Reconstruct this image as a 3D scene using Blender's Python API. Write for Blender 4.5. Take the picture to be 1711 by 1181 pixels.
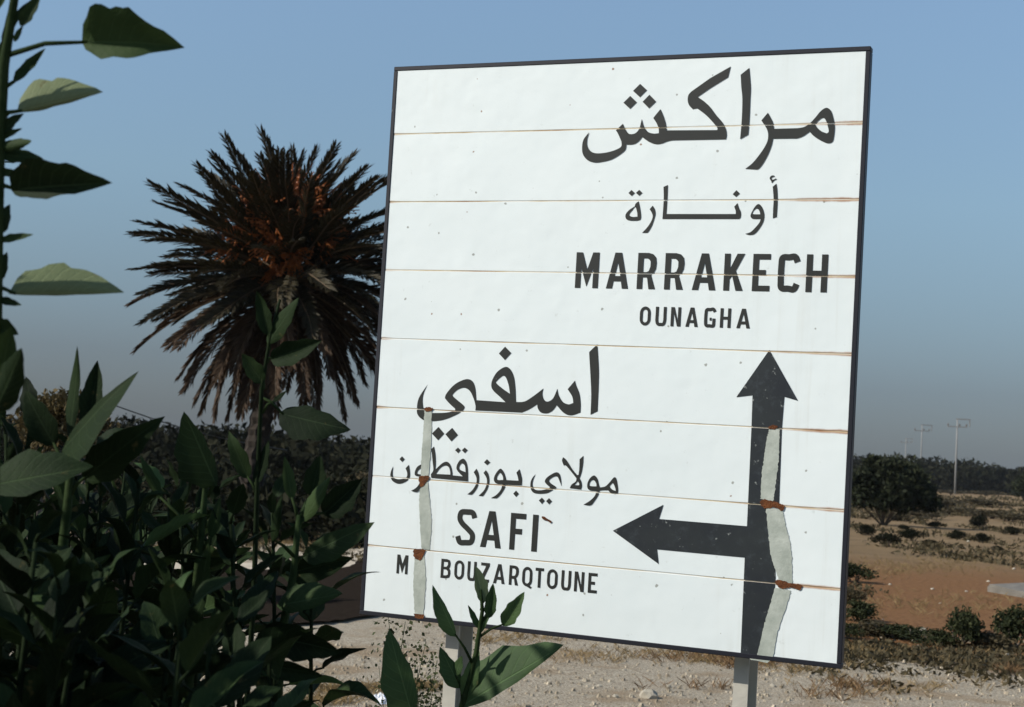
import bpy, bmesh, math, random
from mathutils import Vector, Matrix
from mathutils.geometry import tessellate_polygon
import mathutils.noise as mn
R = math.radians
sc = bpy.context.scene
col = sc.collection
for o in list(bpy.data.objects): bpy.data.objects.remove(o)

# ------------------------------------------------------------ camera
PW, PH, FPX = 1711.0, 1181.0, 2600.0
EYE = Vector((0, 0, 1.55)); PITCH, ROLL = 0.06730, 0.05427
_f = Vector((0, math.cos(PITCH), math.sin(PITCH))); _r = Vector((1, 0, 0)); _u = _r.cross(_f)
CR = _r*math.cos(ROLL) + _u*math.sin(ROLL); CU = -_r*math.sin(ROLL) + _u*math.cos(ROLL); CF = _f
cd = bpy.data.cameras.new('camera'); cam = bpy.data.objects.new('camera', cd); col.objects.link(cam)
cd.sensor_fit = 'HORIZONTAL'; cd.sensor_width = 36; cd.lens = 36*FPX/PW; cd.clip_start = 0.05; cd.clip_end = 6000
m = Matrix.Identity(4)
for i in range(3): m[i][0], m[i][1], m[i][2], m[i][3] = CR[i], CU[i], -CF[i], EYE[i]
cam.matrix_world = m
cd.dof.use_dof = True; cd.dof.focus_distance = 4.3; cd.dof.aperture_fstop = 11
sc.camera = cam
# ------------------------------------------------------------ sky, sun, exposure
SUN_EL, SUN_AZ = R(36), R(-106)       # azimuth clockwise from the view axis (+Y)
SUN = Vector((math.sin(SUN_AZ)*math.cos(SUN_EL), math.cos(SUN_AZ)*math.cos(SUN_EL), math.sin(SUN_EL)))
w = bpy.data.worlds.new('World'); sc.world = w; w.use_nodes = True
nt = w.node_tree; nt.nodes.clear()
sky = nt.nodes.new('ShaderNodeTexSky'); sky.sky_type = 'NISHITA'; sky.sun_disc = False
sky.sun_elevation = SUN_EL; sky.sun_rotation = SUN_AZ % (2*math.pi)
sky.air_density = 1.0; sky.dust_density = 0.6; sky.ozone_density = 1.5
tc = nt.nodes.new('ShaderNodeTexCoord'); sx = nt.nodes.new('ShaderNodeSeparateXYZ'); rp = nt.nodes.new('ShaderNodeValToRGB')
nt.links.new(tc.outputs['Generated'], sx.inputs[0]); nt.links.new(sx.outputs['Z'], rp.inputs[0])
els = rp.color_ramp.elements                      # dusty air: duller towards the horizon all the way round
els[0].position = 0.0; els[0].color = (.140, .175, .275, 1)
els[1].position = 0.36; els[1].color = (.90, .915, .88, 1)
for p, c in ((.055, (.228, .248, .315, 1)), (.17, (.54, .57, .565, 1))):
    e = els.new(p); e.color = c
mx = nt.nodes.new('ShaderNodeMix'); mx.data_type = 'RGBA'; mx.blend_type = 'MULTIPLY'; mx.inputs[0].default_value = 1
nt.links.new(sky.outputs[0], mx.inputs[6]); nt.links.new(rp.outputs[0], mx.inputs[7])
bg = nt.nodes.new('ShaderNodeBackground'); bg.inputs[1].default_value = 0.14
ow = nt.nodes.new('ShaderNodeOutputWorld')
nt.links.new(mx.outputs[2], bg.inputs[0]); nt.links.new(bg.outputs[0], ow.inputs[0])
sl = bpy.data.lights.new('sun', 'SUN'); sl.energy = 4.4; sl.angle = R(0.5); sl.color = (1, .94, .85)
so = bpy.data.objects.new('sun', sl); col.objects.link(so); so.rotation_euler = SUN.to_track_quat('Z', 'Y').to_euler()
so.location = (-10, -3, 12)
vs = sc.view_settings; vs.view_transform = 'Standard'; vs.look = 'None'; vs.exposure = 0.35; vs.gamma = 1; vs.use_curve_mapping = False
sc.render.engine = 'CYCLES'

# ------------------------------------------------------------ helpers
def at(px, py, d):
    """point at view depth d behind a spot of the photograph"""
    return EYE + CF*d + CR*((px - PW/2)/FPX*d) + CU*((PH/2 - py)/FPX*d)
def horizon(px): return 590.5 + 175.3 + 0.0543*(px - 855.5)
def on_ground(px, py):
    v = at(px, py, 1) - EYE
    p = EYE + v*(EYE.z/-v.z); return Vector((p.x, p.y, 0))
def tag(o, label=None, cat=None, group=None, kind=None):
    for k, v in (('label', label), ('category', cat), ('group', group), ('kind', kind)):
        if v: o[k] = v
    return o
def empty(name, loc=(0, 0, 0)):
    o = bpy.data.objects.new(name, None); col.objects.link(o); o.location = loc; o.empty_display_size = .1; return o
def mesh(name, verts, faces, mat, smooth=False):
    me = bpy.data.meshes.new(name); me.from_pydata([tuple(v) for v in verts], [], faces); me.materials.append(mat)
    if smooth: me.polygons.foreach_set('use_smooth', [True]*len(me.polygons))
    me.update(); return me
def obj(name, me, parent=None, loc=None):
    o = bpy.data.objects.new(name, me); col.objects.link(o); o.parent = parent
    if loc is not None: o.location = loc
    return o
def box(cx, cy, cz, sx_, sy_, sz_):
    v = [(cx+a*sx_/2, cy+b*sy_/2, cz+c*sz_/2) for a in (-1, 1) for b in (-1, 1) for c in (-1, 1)]
    f = [(0, 1, 3, 2), (4, 6, 7, 5), (0, 4, 5, 1), (2, 3, 7, 6), (0, 2, 6, 4), (1, 5, 7, 3)]
    return v, f
def join(*vf):
    V, F = [], []
    for v, f in vf:
        n = len(V); V += list(v); F += [tuple(i+n for i in q) for q in f]
    return V, F
def tube(pts, rads, n=6, cap=True):
    V, F = [], []; up = Vector((.13, .31, .94)).normalized()
    for i, p in enumerate(pts):
        d = (Vector(pts[min(i+1, len(pts)-1)]) - Vector(pts[max(i-1, 0)])).normalized()
        a = d.cross(up)
        if a.length < .1: a = d.cross(Vector((1, 0, 0)))
        a.normalize(); b = d.cross(a)
        for k in range(n):
            t = 2*math.pi*k/n; V.append(Vector(p) + (a*math.cos(t) + b*math.sin(t))*rads[i])
    for i in range(len(pts)-1):
        for k in range(n): F.append((i*n+k, i*n+(k+1) % n, (i+1)*n+(k+1) % n, (i+1)*n+k))
    if cap: F.append(tuple(range(n))[::-1]); F.append(tuple((len(pts)-1)*n+k for k in range(n)))
    return V, F
def bevel(me, wd=.004, seg=1):
    bm = bmesh.new(); bm.from_mesh(me); bmesh.ops.bevel(bm, geom=bm.edges[:], offset=wd, segments=seg, affect='EDGES', clamp_overlap=True)
    bm.to_mesh(me); bm.free(); return me

# ------------------------------------------------------------ materials
def newmat(name):
    mt = bpy.data.materials.new(name); mt.use_nodes = True
    n = mt.node_tree.nodes; l = mt.node_tree.links; b = n['Principled BSDF']; return mt, n, l, b
def ramp(n, stops):
    r = n.new('ShaderNodeValToRGB'); e = r.color_ramp.elements
    while len(e) > 1: e.remove(e[-1])
    e[0].position, e[0].color = stops[0][0], (*stops[0][1], 1)
    for p, c in stops[1:]:
        q = e.new(p); q.color = (*c, 1)
    return r
def noise(n, l, coord, scale, detail=6, rough=.6):
    t = n.new('ShaderNodeTexNoise'); t.inputs['Scale'].default_value = scale; t.inputs['Detail'].default_value = detail
    t.inputs['Roughness'].default_value = rough; l.new(coord, t.inputs['Vector']); return t.outputs['Fac']
def math_(n, l, op, a, b=None, clamp=False):
    q = n.new('ShaderNodeMath'); q.operation = op; q.use_clamp = clamp
    for i, x in enumerate((a, b)):
        if x is None: continue
        if isinstance(x, (int, float)): q.inputs[i].default_value = x
        else: l.new(x, q.inputs[i])
    return q.outputs[0]
def mixc(n, l, fac, a, b):
    q = n.new('ShaderNodeMix'); q.data_type = 'RGBA'
    for i, x in ((0, fac), (6, a), (7, b)):
        if isinstance(x, (int, float)): q.inputs[i].default_value = x
        elif isinstance(x, tuple): q.inputs[i].default_value = (*x, 1)
        else: l.new(x, q.inputs[i])
    return q.outputs[2]
def smooth_(n, l, x, lo, hi):
    q = n.new('ShaderNodeMapRange'); q.interpolation_type = 'SMOOTHSTEP'; q.inputs[1].default_value = lo; q.inputs[2].default_value = hi
    l.new(x, q.inputs[0]); return q.outputs[0]
def bumpn(n, l, b, h, strength, dist=.01):
    q = n.new('ShaderNodeBump'); q.inputs['Strength'].default_value = strength; q.inputs['Distance'].default_value = dist
    l.new(h, q.inputs['Height']); l.new(q.outputs[0], b.inputs['Normal'])
def ocoord(n): return n.new('ShaderNodeTexCoord').outputs['Object']

def flat_mat(name, c1, c2, scale=8, rough=.7, bump=.3, metal=0, spec=.3):
    mt, n, l, b = newmat(name); oc = ocoord(n); nf = noise(n, l, oc, scale)
    l.new(ramp(n, [(.3, c1), (.7, c2)]).outputs[0], b.inputs[0]) if False else None
    r = ramp(n, [(.3, c1), (.7, c2)]); l.new(nf, r.inputs[0]); l.new(r.outputs[0], b.inputs[0])
    b.inputs['Roughness'].default_value = rough; b.inputs['Metallic'].default_value = metal; b.inputs['Specular IOR Level'].default_value = spec
    if bump: bumpn(n, l, b, noise(n, l, oc, scale*4), bump)
    return mt
def leaf_mat(name, c1, c2, trans=.25, scale=3, rough=.5, spec=.3, vein=False):
    """foliage: colour drifts from leaf to leaf and inside it; part of the light goes through"""
    mt, n, l, b = newmat(name)
    oi = n.new('ShaderNodeObjectInfo'); g = n.new('ShaderNodeNewGeometry')
    nf = noise(n, l, g.outputs['Position'], scale, 4)
    s = math_(n, l, 'ADD', math_(n, l, 'MULTIPLY', nf, .7), math_(n, l, 'MULTIPLY', g.outputs['Random Per Island'], .35))
    if vein: s = math_(n, l, 'ADD', math_(n, l, 'MULTIPLY', nf, .6), math_(n, l, 'MULTIPLY', oi.outputs['Random'], .45))
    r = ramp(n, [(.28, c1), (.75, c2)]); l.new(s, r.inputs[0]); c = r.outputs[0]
    if vein:
        uv = n.new('ShaderNodeTexCoord').outputs['UV']; sp = n.new('ShaderNodeSeparateXYZ'); l.new(uv, sp.inputs[0])
        ax = math_(n, l, 'ABSOLUTE', math_(n, l, 'SUBTRACT', sp.outputs[0], .5))
        mid = math_(n, l, 'SUBTRACT', 1.0, smooth_(n, l, ax, .012, .03))
        sv = math_(n, l, 'FRACT', math_(n, l, 'MULTIPLY', math_(n, l, 'SUBTRACT', sp.outputs[1], math_(n, l, 'MULTIPLY', ax, .5)), 9))
        sv = math_(n, l, 'SUBTRACT', 1.0, smooth_(n, l, math_(n, l, 'ABSOLUTE', math_(n, l, 'SUBTRACT', sv, .5)), .03, .10))
        vv = math_(n, l, 'MAXIMUM', mid, math_(n, l, 'MULTIPLY', sv, .35))
        c = mixc(n, l, math_(n, l, 'MULTIPLY', vv, .25), c, tuple(min(1, x*2.2+.02) for x in c2))
        dry = smooth_(n, l, noise(n, l, g.outputs['Position'], 45, 3), .66, .76)
        c = mixc(n, l, math_(n, l, 'MULTIPLY', dry, .5), c, (.11, .085, .03))
        bumpn(n, l, b, math_(n, l, 'ADD', vv, math_(n, l, 'MULTIPLY', noise(n, l, g.outputs['Position'], 160, 3), .6)), .35, .004)
    l.new(c, b.inputs[0]); b.inputs['Roughness'].default_value = rough; b.inputs['Specular IOR Level'].default_value = spec
    tr = n.new('ShaderNodeBsdfTranslucent'); l.new(c, tr.inputs[0])
    ms = n.new('ShaderNodeMixShader'); ms.inputs[0].default_value = trans
    l.new(b.outputs[0], ms.inputs[1]); l.new(tr.outputs[0], ms.inputs[2]); l.new(ms.outputs[0], n['Material Output'].inputs[0])
    return mt

def plank_mat():
    mt, n, l, b = newmat('white enamelled plank'); oc = ocoord(n)
    g = n.new('ShaderNodeNewGeometry'); sp = n.new('ShaderNodeSeparateXYZ'); l.new(oc, sp.inputs[0])
    base = mixc(n, l, noise(n, l, g.outputs['Position'], 2.2, 5), (.60, .665, .665), (.69, .735, .725))
    # chips and specks
    oi = n.new('ShaderNodeObjectInfo'); cb = n.new('ShaderNodeCombineXYZ')
    l.new(sp.outputs[0], cb.inputs[0]); l.new(math_(n, l, 'ADD', sp.outputs[2], math_(n, l, 'MULTIPLY', oi.outputs['Random'], 40)), cb.inputs[1])
    vo = n.new('ShaderNodeTexVoronoi'); vo.voronoi_dimensions = '2D'; vo.inputs['Scale'].default_value = 10; l.new(cb.outputs[0], vo.inputs['Vector'])
    wob = math_(n, l, 'ADD', vo.outputs['Distance'], math_(n, l, 'MULTIPLY', noise(n, l, g.outputs['Position'], 90, 3), .10))
    sepc = n.new('ShaderNodeSeparateXYZ'); l.new(vo.outputs['Color'], sepc.inputs[0])
    rad = math_(n, l, 'MULTIPLY', smooth_(n, l, sepc.outputs[0], .5, 1.0), .030)
    spk = smooth_(n, l, math_(n, l, 'SUBTRACT', math_(n, l, 'ADD', rad, .058), wob), -.006, .012)
    spk = math_(n, l, 'MULTIPLY', spk, math_(n, l, 'GREATER_THAN', sepc.outputs[0], .66))
    scol = mixc(n, l, math_(n, l, 'GREATER_THAN', sepc.outputs[1], .8), (.24, .25, .22), (.20, .09, .03))
    c = mixc(n, l, math_(n, l, 'MULTIPLY', spk, .85), base, scol)
    # faint grime runs and a dull bloom here and there
    mp = n.new('ShaderNodeMapping'); mp.inputs['Scale'].default_value = (30, 30, 1.3); l.new(g.outputs['Position'], mp.inputs[0])
    run = smooth_(n, l, noise(n, l, mp.outputs[0], 1.0, 4), .52, .74); blo = smooth_(n, l, noise(n, l, g.outputs['Position'], 1.7, 4), .42, .62)
    c = mixc(n, l, math_(n, l, 'MULTIPLY', math_(n, l, 'MULTIPLY', run, blo), .22), c, (.42, .41, .35))
    # faint scuffs
    sc_ = smooth_(n, l, noise(n, l, g.outputs['Position'], 38, 8, .7), .63, .72)
    c = mixc(n, l, math_(n, l, 'MULTIPLY', sc_, .3), c, (.34, .36, .33))
    # rust creeping out of the joints, most at the right-hand end
    az = math_(n, l, 'SUBTRACT', .1, math_(n, l, 'ABSOLUTE', sp.outputs[2]))
    endr = math_(n, l, 'ADD', smooth_(n, l, sp.outputs[0], .36, .69), math_(n, l, 'MULTIPLY', smooth_(n, l, math_(n, l, 'MULTIPLY', sp.outputs[0], -1), .62, .69), .6))
    nn = noise(n, l, g.outputs['Position'], 16, 5)
    width = math_(n, l, 'ADD', math_(n, l, 'MULTIPLY', endr, .0048), math_(n, l, 'MULTIPLY', smooth_(n, l, noise(n, l, g.outputs['Position'], 3.1, 3), .45, .75), .0014))
    width = math_(n, l, 'MULTIPLY', width, math_(n, l, 'MULTIPLY', nn, 1.9))
    ru = smooth_(n, l, math_(n, l, 'SUBTRACT', width, az), -.003, .003)
    c = mixc(n, l, math_(n, l, 'MULTIPLY', ru, .85), c, mixc(n, l, nn, (.40, .20, .06), (.20, .065, .018)))
    l.new(c, b.inputs[0]); b.inputs['Roughness'].default_value = .42; b.inputs['Specular IOR Level'].default_value = .35
    bumpn(n, l, b, noise(n, l, g.outputs['Position'], 5, 3), .30, .012)
    return mt
def paint_mat(name, c1, c2, chips=.0):
    mt, n, l, b = newmat(name); g = n.new('ShaderNodeNewGeometry'); p = g.outputs['Position']
    c = mixc(n, l, noise(n, l, p, 9, 6), c1, c2)
    if chips > .05:
        c = mixc(n, l, math_(n, l, 'MULTIPLY', smooth_(n, l, noise(n, l, p, 26, 8, .75), .50, .68), .5), c, (.045, .055, .062))
    ch = smooth_(n, l, noise(n, l, p, 42, 6, .65), .71-chips, .76-chips)
    c = mixc(n, l, math_(n, l, 'MULTIPLY', ch, .6), c, (.30, .32, .30))
    l.new(c, b.inputs[0]); b.inputs['Roughness'].default_value = .5; b.inputs['Specular IOR Level'].default_value = .3
    return mt
def ground_mat():
    mt, n, l, b = newmat('dry stony ground'); oc = ocoord(n); sp = n.new('ShaderNodeSeparateXYZ'); l.new(oc, sp.inputs[0])
    X, Y = sp.outputs[0], sp.outputs[1]
    f1, f2, f3 = noise(n, l, oc, 60, 6, .7), noise(n, l, oc, 1.1, 5), noise(n, l, oc, .22, 5)
    f4 = noise(n, l, oc, 14, 5, .7)
    grav = mixc(n, l, smooth_(n, l, f1, .34, .66), (.19, .155, .108), (.56, .495, .385))
    grav = mixc(n, l, math_(n, l, 'MULTIPLY', smooth_(n, l, f4, .52, .68), .45), grav, (.16, .115, .075))
    grav = mixc(n, l, math_(n, l, 'MULTIPLY', smooth_(n, l, f2, .5, .64), .6), grav, (.24, .165, .09))
    red = mixc(n, l, smooth_(n, l, f4, .32, .68), (.125, .058, .024), (.24, .128, .056))
    red = mixc(n, l, math_(n, l, 'MULTIPLY', smooth_(n, l, f1, .55, .7), .5), red, (.33, .25, .17))
    far = mixc(n, l, f3, (.145, .096, .048), (.25, .178, .100))
    far = mixc(n, l, math_(n, l, 'MULTIPLY', smooth_(n, l, f2, .48, .64), .6), far, (.115, .080, .045))
    wob = math_(n, l, 'ADD', Y, math_(n, l, 'MULTIPLY', math_(n, l, 'SUBTRACT', f2, .5), 5))
    side = smooth_(n, l, math_(n, l, 'ADD', X, math_(n, l, 'MULTIPLY', math_(n, l, 'SUBTRACT', f2, .5), 3)), 1.2, 2.8)
    m1 = math_(n, l, 'MULTIPLY', smooth_(n, l, wob, 13.0, 14.2), side)
    c = mixc(n, l, m1, grav, red)
    c = mixc(n, l, smooth_(n, l, wob, 24, 33), c, far)
    l.new(c, b.inputs[0]); b.inputs['Roughness'].default_value = .95; b.inputs['Specular IOR Level'].default_value = .1
    bumpn(n, l, b, math_(n, l, 'ADD', f1, f4), .9, .03)
    return mt

M = {}
M['plank'] = plank_mat()
M['black'] = paint_mat('faded black lettering paint', (.010, .012, .011), (.026, .027, .023), .03)
M['arrow'] = paint_mat('scuffed blue black arrow paint', (.006, .008, .015), (.026, .032, .030), .075)
M['border'] = paint_mat('dark blue black border paint', (.006, .007, .012), (.014, .015, .021), .03)
M['patch'] = flat_mat('bare grey repair strip', (.26, .29, .25), (.40, .43, .38), 22, .6, .15)
M['rust'] = flat_mat('rust', (.045, .014, .005), (.17, .058, .016), 60, .9, .5)
mt, n, l, b = newmat('rust-stained joint'); M['seam'] = mt; g_ = n.new('ShaderNodeNewGeometry')
r_ = ramp(n, [(.36, (.60, .60, .55)), (.52, (.50, .42, .28)), (.70, (.22, .10, .035))]); l.new(noise(n, l, g_.outputs['Position'], 4.5, 5), r_.inputs[0])
l.new(r_.outputs[0], b.inputs[0]); b.inputs['Roughness'].default_value = .9
M['back'] = flat_mat('grey sheet steel back', (.25, .26, .26), (.34, .35, .34), 5, .55, .1, .3)
M['post'] = flat_mat('galvanised post', (.38, .37, .32), (.50, .48, .42), 9, .6, .15, .2)
M['ground'] = ground_mat()
M['leaf'] = leaf_mat('broad green leaf', (.009, .018, .007), (.030, .052, .017), .14, 9, .65, .08, True)
M['leaf_dark'] = leaf_mat('shaded green leaf', (.004, .009, .004), (.016, .029, .010), .12, 9, .65, .06, True)  # darker copy of the broad leaf: the thicket's shade put into the colour
M['leaf_fresh'] = leaf_mat('fresh green leaf', (.022, .046, .016), (.065, .110, .040), .18, 9, .6, .12, True)  # the young plant's own green; in the thicket it paints a few leaves as lit
M['stem_dark'] = flat_mat('dark green stalk', (.005, .010, .004), (.014, .023, .009), 30, .8, .2, 0, .05)
M['leaf_pale'] = leaf_mat('sunlit green leaf', (.10, .135, .062), (.15, .18, .09), .25, 12, .6, .2, True)  # much paler copy of the broad leaf: sunlight put into the colour
M['stem'] = flat_mat('green stalk', (.012, .024, .008), (.030, .046, .017), 30, .8, .2, 0, .05)
M['frond'] = leaf_mat('dull brown green palm leaflet', (.013, .011, .005), (.040, .032, .014), .14, 1.2, .6, .2)
M['frond_dry'] = leaf_mat('dry brown palm leaflet', (.024, .014, .008), (.065, .040, .022), .15, 1.2, .7, .15)
M['rachis'] = flat_mat('palm frond stalk', (.05, .034, .018), (.12, .08, .042), 4, .6, .2)
M['fruit'] = flat_mat('orange date stalks', (.17, .045, .010), (.30, .095, .020), 6, .6, .2)
M['bark'] = flat_mat('rough palm bark', (.013, .010, .008), (.036, .028, .021), 7, .95, .9)
M['wood'] = flat_mat('grey brown wood', (.07, .055, .045), (.14, .115, .09), 6, .9, .6)
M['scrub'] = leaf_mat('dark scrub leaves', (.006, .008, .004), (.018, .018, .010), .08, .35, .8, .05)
M['tree'] = leaf_mat('dark evergreen leaves', (.008, .011, .006), (.028, .033, .016), .10, .9, .7, .08)
M['bushm'] = leaf_mat('dusty shrub leaves', (.030, .026, .013), (.090, .070, .036), .15, 1.5, .7, .15)
M['green'] = leaf_mat('green shrub leaves', (.012, .017, .008), (.040, .045, .020), .12, 3, .75, .06)
M['browntree'] = leaf_mat('brown tinged leaves', (.04, .035, .015), (.12, .085, .035), .2, 2, .7, .15)
M['leaf_weed'] = leaf_mat('small weed leaf', (.020, .030, .012), (.060, .072, .030), .2, 8, .7, .1)
M['dry'] = leaf_mat('dry straw', (.15, .10, .045), (.30, .22, .11), .25, 4, .8, .1)
M['rustweed'] = leaf_mat('rusty dead weed', (.11, .065, .03), (.22, .14, .075), .2, 6, .8, .1)
M['stone'] = flat_mat('pale limestone', (.28, .25, .19), (.46, .42, .34), 18, .95, .6)
M['peb'] = leaf_mat('mixed pebbles', (.14, .112, .075), (.42, .365, .275), 0, 5, .95, .1)
M['concrete'] = flat_mat('weathered concrete', (.10, .093, .08), (.17, .155, .13), 5, .9, .4)
M['asphalt'] = flat_mat('worn asphalt', (.013, .0105, .0085), (.027, .021, .0165), 26, 1, .5, 0, 0)
M['verge'] = flat_mat('bleached verge', (.34, .29, .22), (.48, .42, .33), 9, .95, .5)
M['pole'] = flat_mat('grey concrete pole', (.17, .17, .165), (.24, .24, .23), 2, .8, .2)
M['wire'] = flat_mat('dark cable', (.03, .03, .03), (.05, .05, .05), 4, .6, 0)
M['litter'] = flat_mat('white paper', (.62, .65, .70), (.75, .77, .80), 12, .7, .2)

# ------------------------------------------------------------ ground
def axis(lo, hi, step, end):
    a = [lo + step*i for i in range(int(round((hi-lo)/step))+1)]
    s = step
    while a[-1] < end: s *= 1.22; a.append(a[-1]+s)
    s = step
    while a[0] > -end: s *= 1.22; a.insert(0, a[0]-s)
    return a
def gz(x, y):
    d = math.hypot(x, y)
    near = mn.noise(Vector((x*.9, y*.9, 3.1)))*.012
    far = max(0, min(1, (d-24)/60))
    return near + far*mn.noise(Vector((x*.02, y*.02, 7.7)))*.5*min(1, d/120)
xs, ys = axis(-7, 9, .25, 1800), axis(4, 26, .25, 1800)
V = [(x, y, gz(x, y)) for y in ys for x in xs]; nx = len(xs)
F = [(j*nx+i, j*nx+i+1, (j+1)*nx+i+1, (j+1)*nx+i) for j in range(len(ys)-1) for i in range(nx-1)]
tag(obj('ground', mesh('ground', V, F, M['ground'], True)), 'dry stony ground, pale gravel turning to red earth', kind='structure')

def ribbon(name, left, right, z, mat, wob=.05, seed=1):
    rnd = random.Random(seed); V, F = [], []; K = 12; pts = []
    n = len(left)
    def cr(P, t):
        i = min(int(t), n-2); f = t-i
        p0, p1, p2, p3 = (Vector((*P[max(0, min(n-1, i+k))], 0)) for k in (-1, 0, 1, 2))
        return .5*((2*p1)+(p2-p0)*f+(2*p0-5*p1+4*p2-p3)*f*f+(3*p1-p0-3*p2+p3)*f**3)
    T = [i/K for i in range((n-1)*K+1)]
    for t in T:
        a, b2 = cr(left, t), cr(right, t); sd = (b2-a).normalized()
        a = a + sd*rnd.uniform(-wob, wob); b2 = b2 + sd*rnd.uniform(-wob, wob)
        for k in range(5):
            q = a.lerp(b2, k/4); V.append((q.x, q.y, gz(q.x, q.y)*(1 if q.y > 24 else 0)+z))
    for i in range(len(T)-1):
        for k in range(4): F.append((i*5+k, i*5+k+1, i*5+k+6, i*5+k+5))
    return obj(name, mesh(name, V, F, mat, True))
RN = [(-16, 7.2), (-8, 9.8), (-3.6, 12.1), (-1.75, 13.6), (-.9, 15.6), (1.2, 24), (5.2, 44), (13, 80), (30, 150)]
RF = [(-18, 11.6), (-10, 14.8), (-4.6, 18.1), (-3.0, 19.2), (-2.0, 20.3), (-1.6, 26), (2.0, 46), (9, 82), (26, 152)]
tag(ribbon('verge', [(a[0]-.25, a[1]+1.0) for a in RF], [(a[0]-.02, a[1]+.0) for a in RF], .024, M['verge'], .12, 4), kind='structure')
tag(ribbon('road', RF, RN, .030, M['asphalt'], .06, 2), kind='structure')
# pale track far off on the right
a = [on_ground(1500+24*i, 816+1.2*i) for i in range(7)]
b_ = [on_ground(1500+24*i, 810+1.4*i) for i in range(7)]
tk = ribbon('track', [(p.x, p.y) for p in b_], [(p.x, p.y) for p in a], .06, M['verge'], .5, 9); tag(tk, kind='structure')

# ------------------------------------------------------------ the road sign
SW, SH, NP = 1.3886, 1.6, 8
yaw, lean, tilt = -.4068, .0129, .01066
SR = Matrix.Rotation(yaw, 4, 'Z') @ Matrix.Rotation(lean, 4, 'X') @ Matrix.Rotation(tilt, 4, 'Y')
SC = Vector((.2489, 4.2610, .3211 + 1.55)); ZC = 1.86
sign = empty('road_sign'); sign.matrix_world = Matrix.Translation(SC - (SR @ Vector((0, 0, ZC)))) @ SR
tag(sign, 'large white direction sign with black Arabic and Latin place names and two arrows', 'road sign')
# homography photo -> board (u to the right, v up, metres, centre 0)
src = [(662, 114), (1459, 79), (1406, 1116), (606, 1026)]
dst = [(-SW/2, SH/2), (SW/2, SH/2), (SW/2, -SH/2), (-SW/2, -SH/2)]
def solve(A, B):
    n = len(B); A = [r[:]+[b] for r, b in zip(A, B)]
    for i in range(n):
        p = max(range(i, n), key=lambda k: abs(A[k][i])); A[i], A[p] = A[p], A[i]
        for k in range(n):
            if k != i:
                f = A[k][i]/A[i][i]; A[k] = [x-f*y for x, y in zip(A[k], A[i])]
    return [A[i][n]/A[i][i] for i in range(n)]
A, B = [], []
for (x, y), (u, v) in zip(src, dst):
    A.append([x, y, 1, 0, 0, 0, -u*x, -u*y]); B.append(u); A.append([0, 0, 0, x, y, 1, -v*x, -v*y]); B.append(v)
HM = solve(A, B)
def S(x, y):
    d = HM[6]*x+HM[7]*y+1; return ((HM[0]*x+HM[1]*y+HM[2])/d, (HM[3]*x+HM[4]*y+HM[5])/d)
PHT = SH/NP; GAP = .0022; FY = -.015      # front face of the planks
seams = [SH/2 - PHT*i for i in range(1, NP)]
rnd = random.Random(5)
pv, pf = box(0, 0, 0, SW-.004, .03, PHT-GAP)
pm = bevel(mesh('plank', pv, pf, M['plank']), .0012)
for i in range(NP):
    p = obj('plank', pm, sign, (rnd.uniform(-.001, .001), rnd.uniform(-.0002, .0002), ZC + SH/2 - PHT*(i+.5)))
    p.rotation_euler = (rnd.uniform(-.0025, .0025), 0, rnd.uniform(-.0003, .0003))
    if i: obj('joint_strip', mesh('joint_strip', *box(0, -.0021, 0, SW-.01, .024, .010), M['seam']), sign, (0, 0, ZC+SH/2-PHT*i))
# painted border with the folded edge of the board
bt = .0125
for (cx, cz, w_, h_, nm) in ((0, SH/2-bt/2, SW, bt, 'border'), (0, -SH/2+bt/2, SW, bt, 'border'), (-SW/2+bt/2, 0, bt, SH-2*bt, 'border'), (SW/2-bt/2, 0, bt, SH-2*bt, 'border')):
    obj(nm, bevel(mesh(nm, *box(0, -.0022, 0, w_, .030, h_), M['border']), .0015), sign, (cx, 0, ZC+cz))
for (px_b, d) in ((0, 0), (1, 0)):
    u0 = (S(746, 1030)[0], S(1231, 1095)[0])[px_b]
    v_, f_ = join(box(0, 0, 0, .040, .004, 2.8), box(-.018, .0470, 0, .004, .090, 2.8), box(0, .094, 0, .040, .004, 2.8))
    po = obj('post', mesh('post', v_, f_, M['post']), sign, (u0, .052, 1.15))
for z in (-.55, 0, .55):
    obj('rail', bevel(mesh('rail', *box(0, .034, 0, SW-.1, .028, .04), M['back']), .002), sign, (0, 0, ZC+z))

def cr_outline(pts, K=5):
    """closed outline: smooth points are rounded, sharp ones (3rd value) stay corners"""
    n = len(pts); out = []
    for i in range(n):
        p1, p2 = pts[i], pts[(i+1) % n]; s1, s2 = len(p1) > 2, len(p2) > 2
        a, b = Vector(p1[:2]), Vector(p2[:2])
        if s1 and s2: out.append(a); continue
        p0 = a*1.0 if s1 else Vector(pts[i-1][:2]); p3 = b*1.0 if s2 else Vector(pts[(i+2) % n][:2])
        if s1: p0 = a - (b-a)*.5
        if s2: p3 = b + (b-a)*.5
        for k in range(K):
            t = k/K
            out.append(.5*((2*a)+(b-p0)*t+(2*p0-5*a+4*b-p3)*t*t+(3*a-p0-3*b+p3)*t**3))
    return out
def parse(s):
    r = []
    for t in s.split():
        sh = t.endswith('!'); x, y = t.rstrip('!').split(','); r.append((float(x), float(y), 1) if sh else (float(x), float(y)))
    return r
def shape_px(o, s, k, corners=False):
    """one zoomed tracing -> list of loops on the board (outer; holes after '|')"""
    loops = []
    for part in s.split('|'):
        p = parse(part)
        if corners: p = [(q[0], q[1], 1) for q in p]
        loops.append([S(o[0]+q.x/k, o[1]+q.y/k) for q in cr_outline(p)])
    return loops
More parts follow.
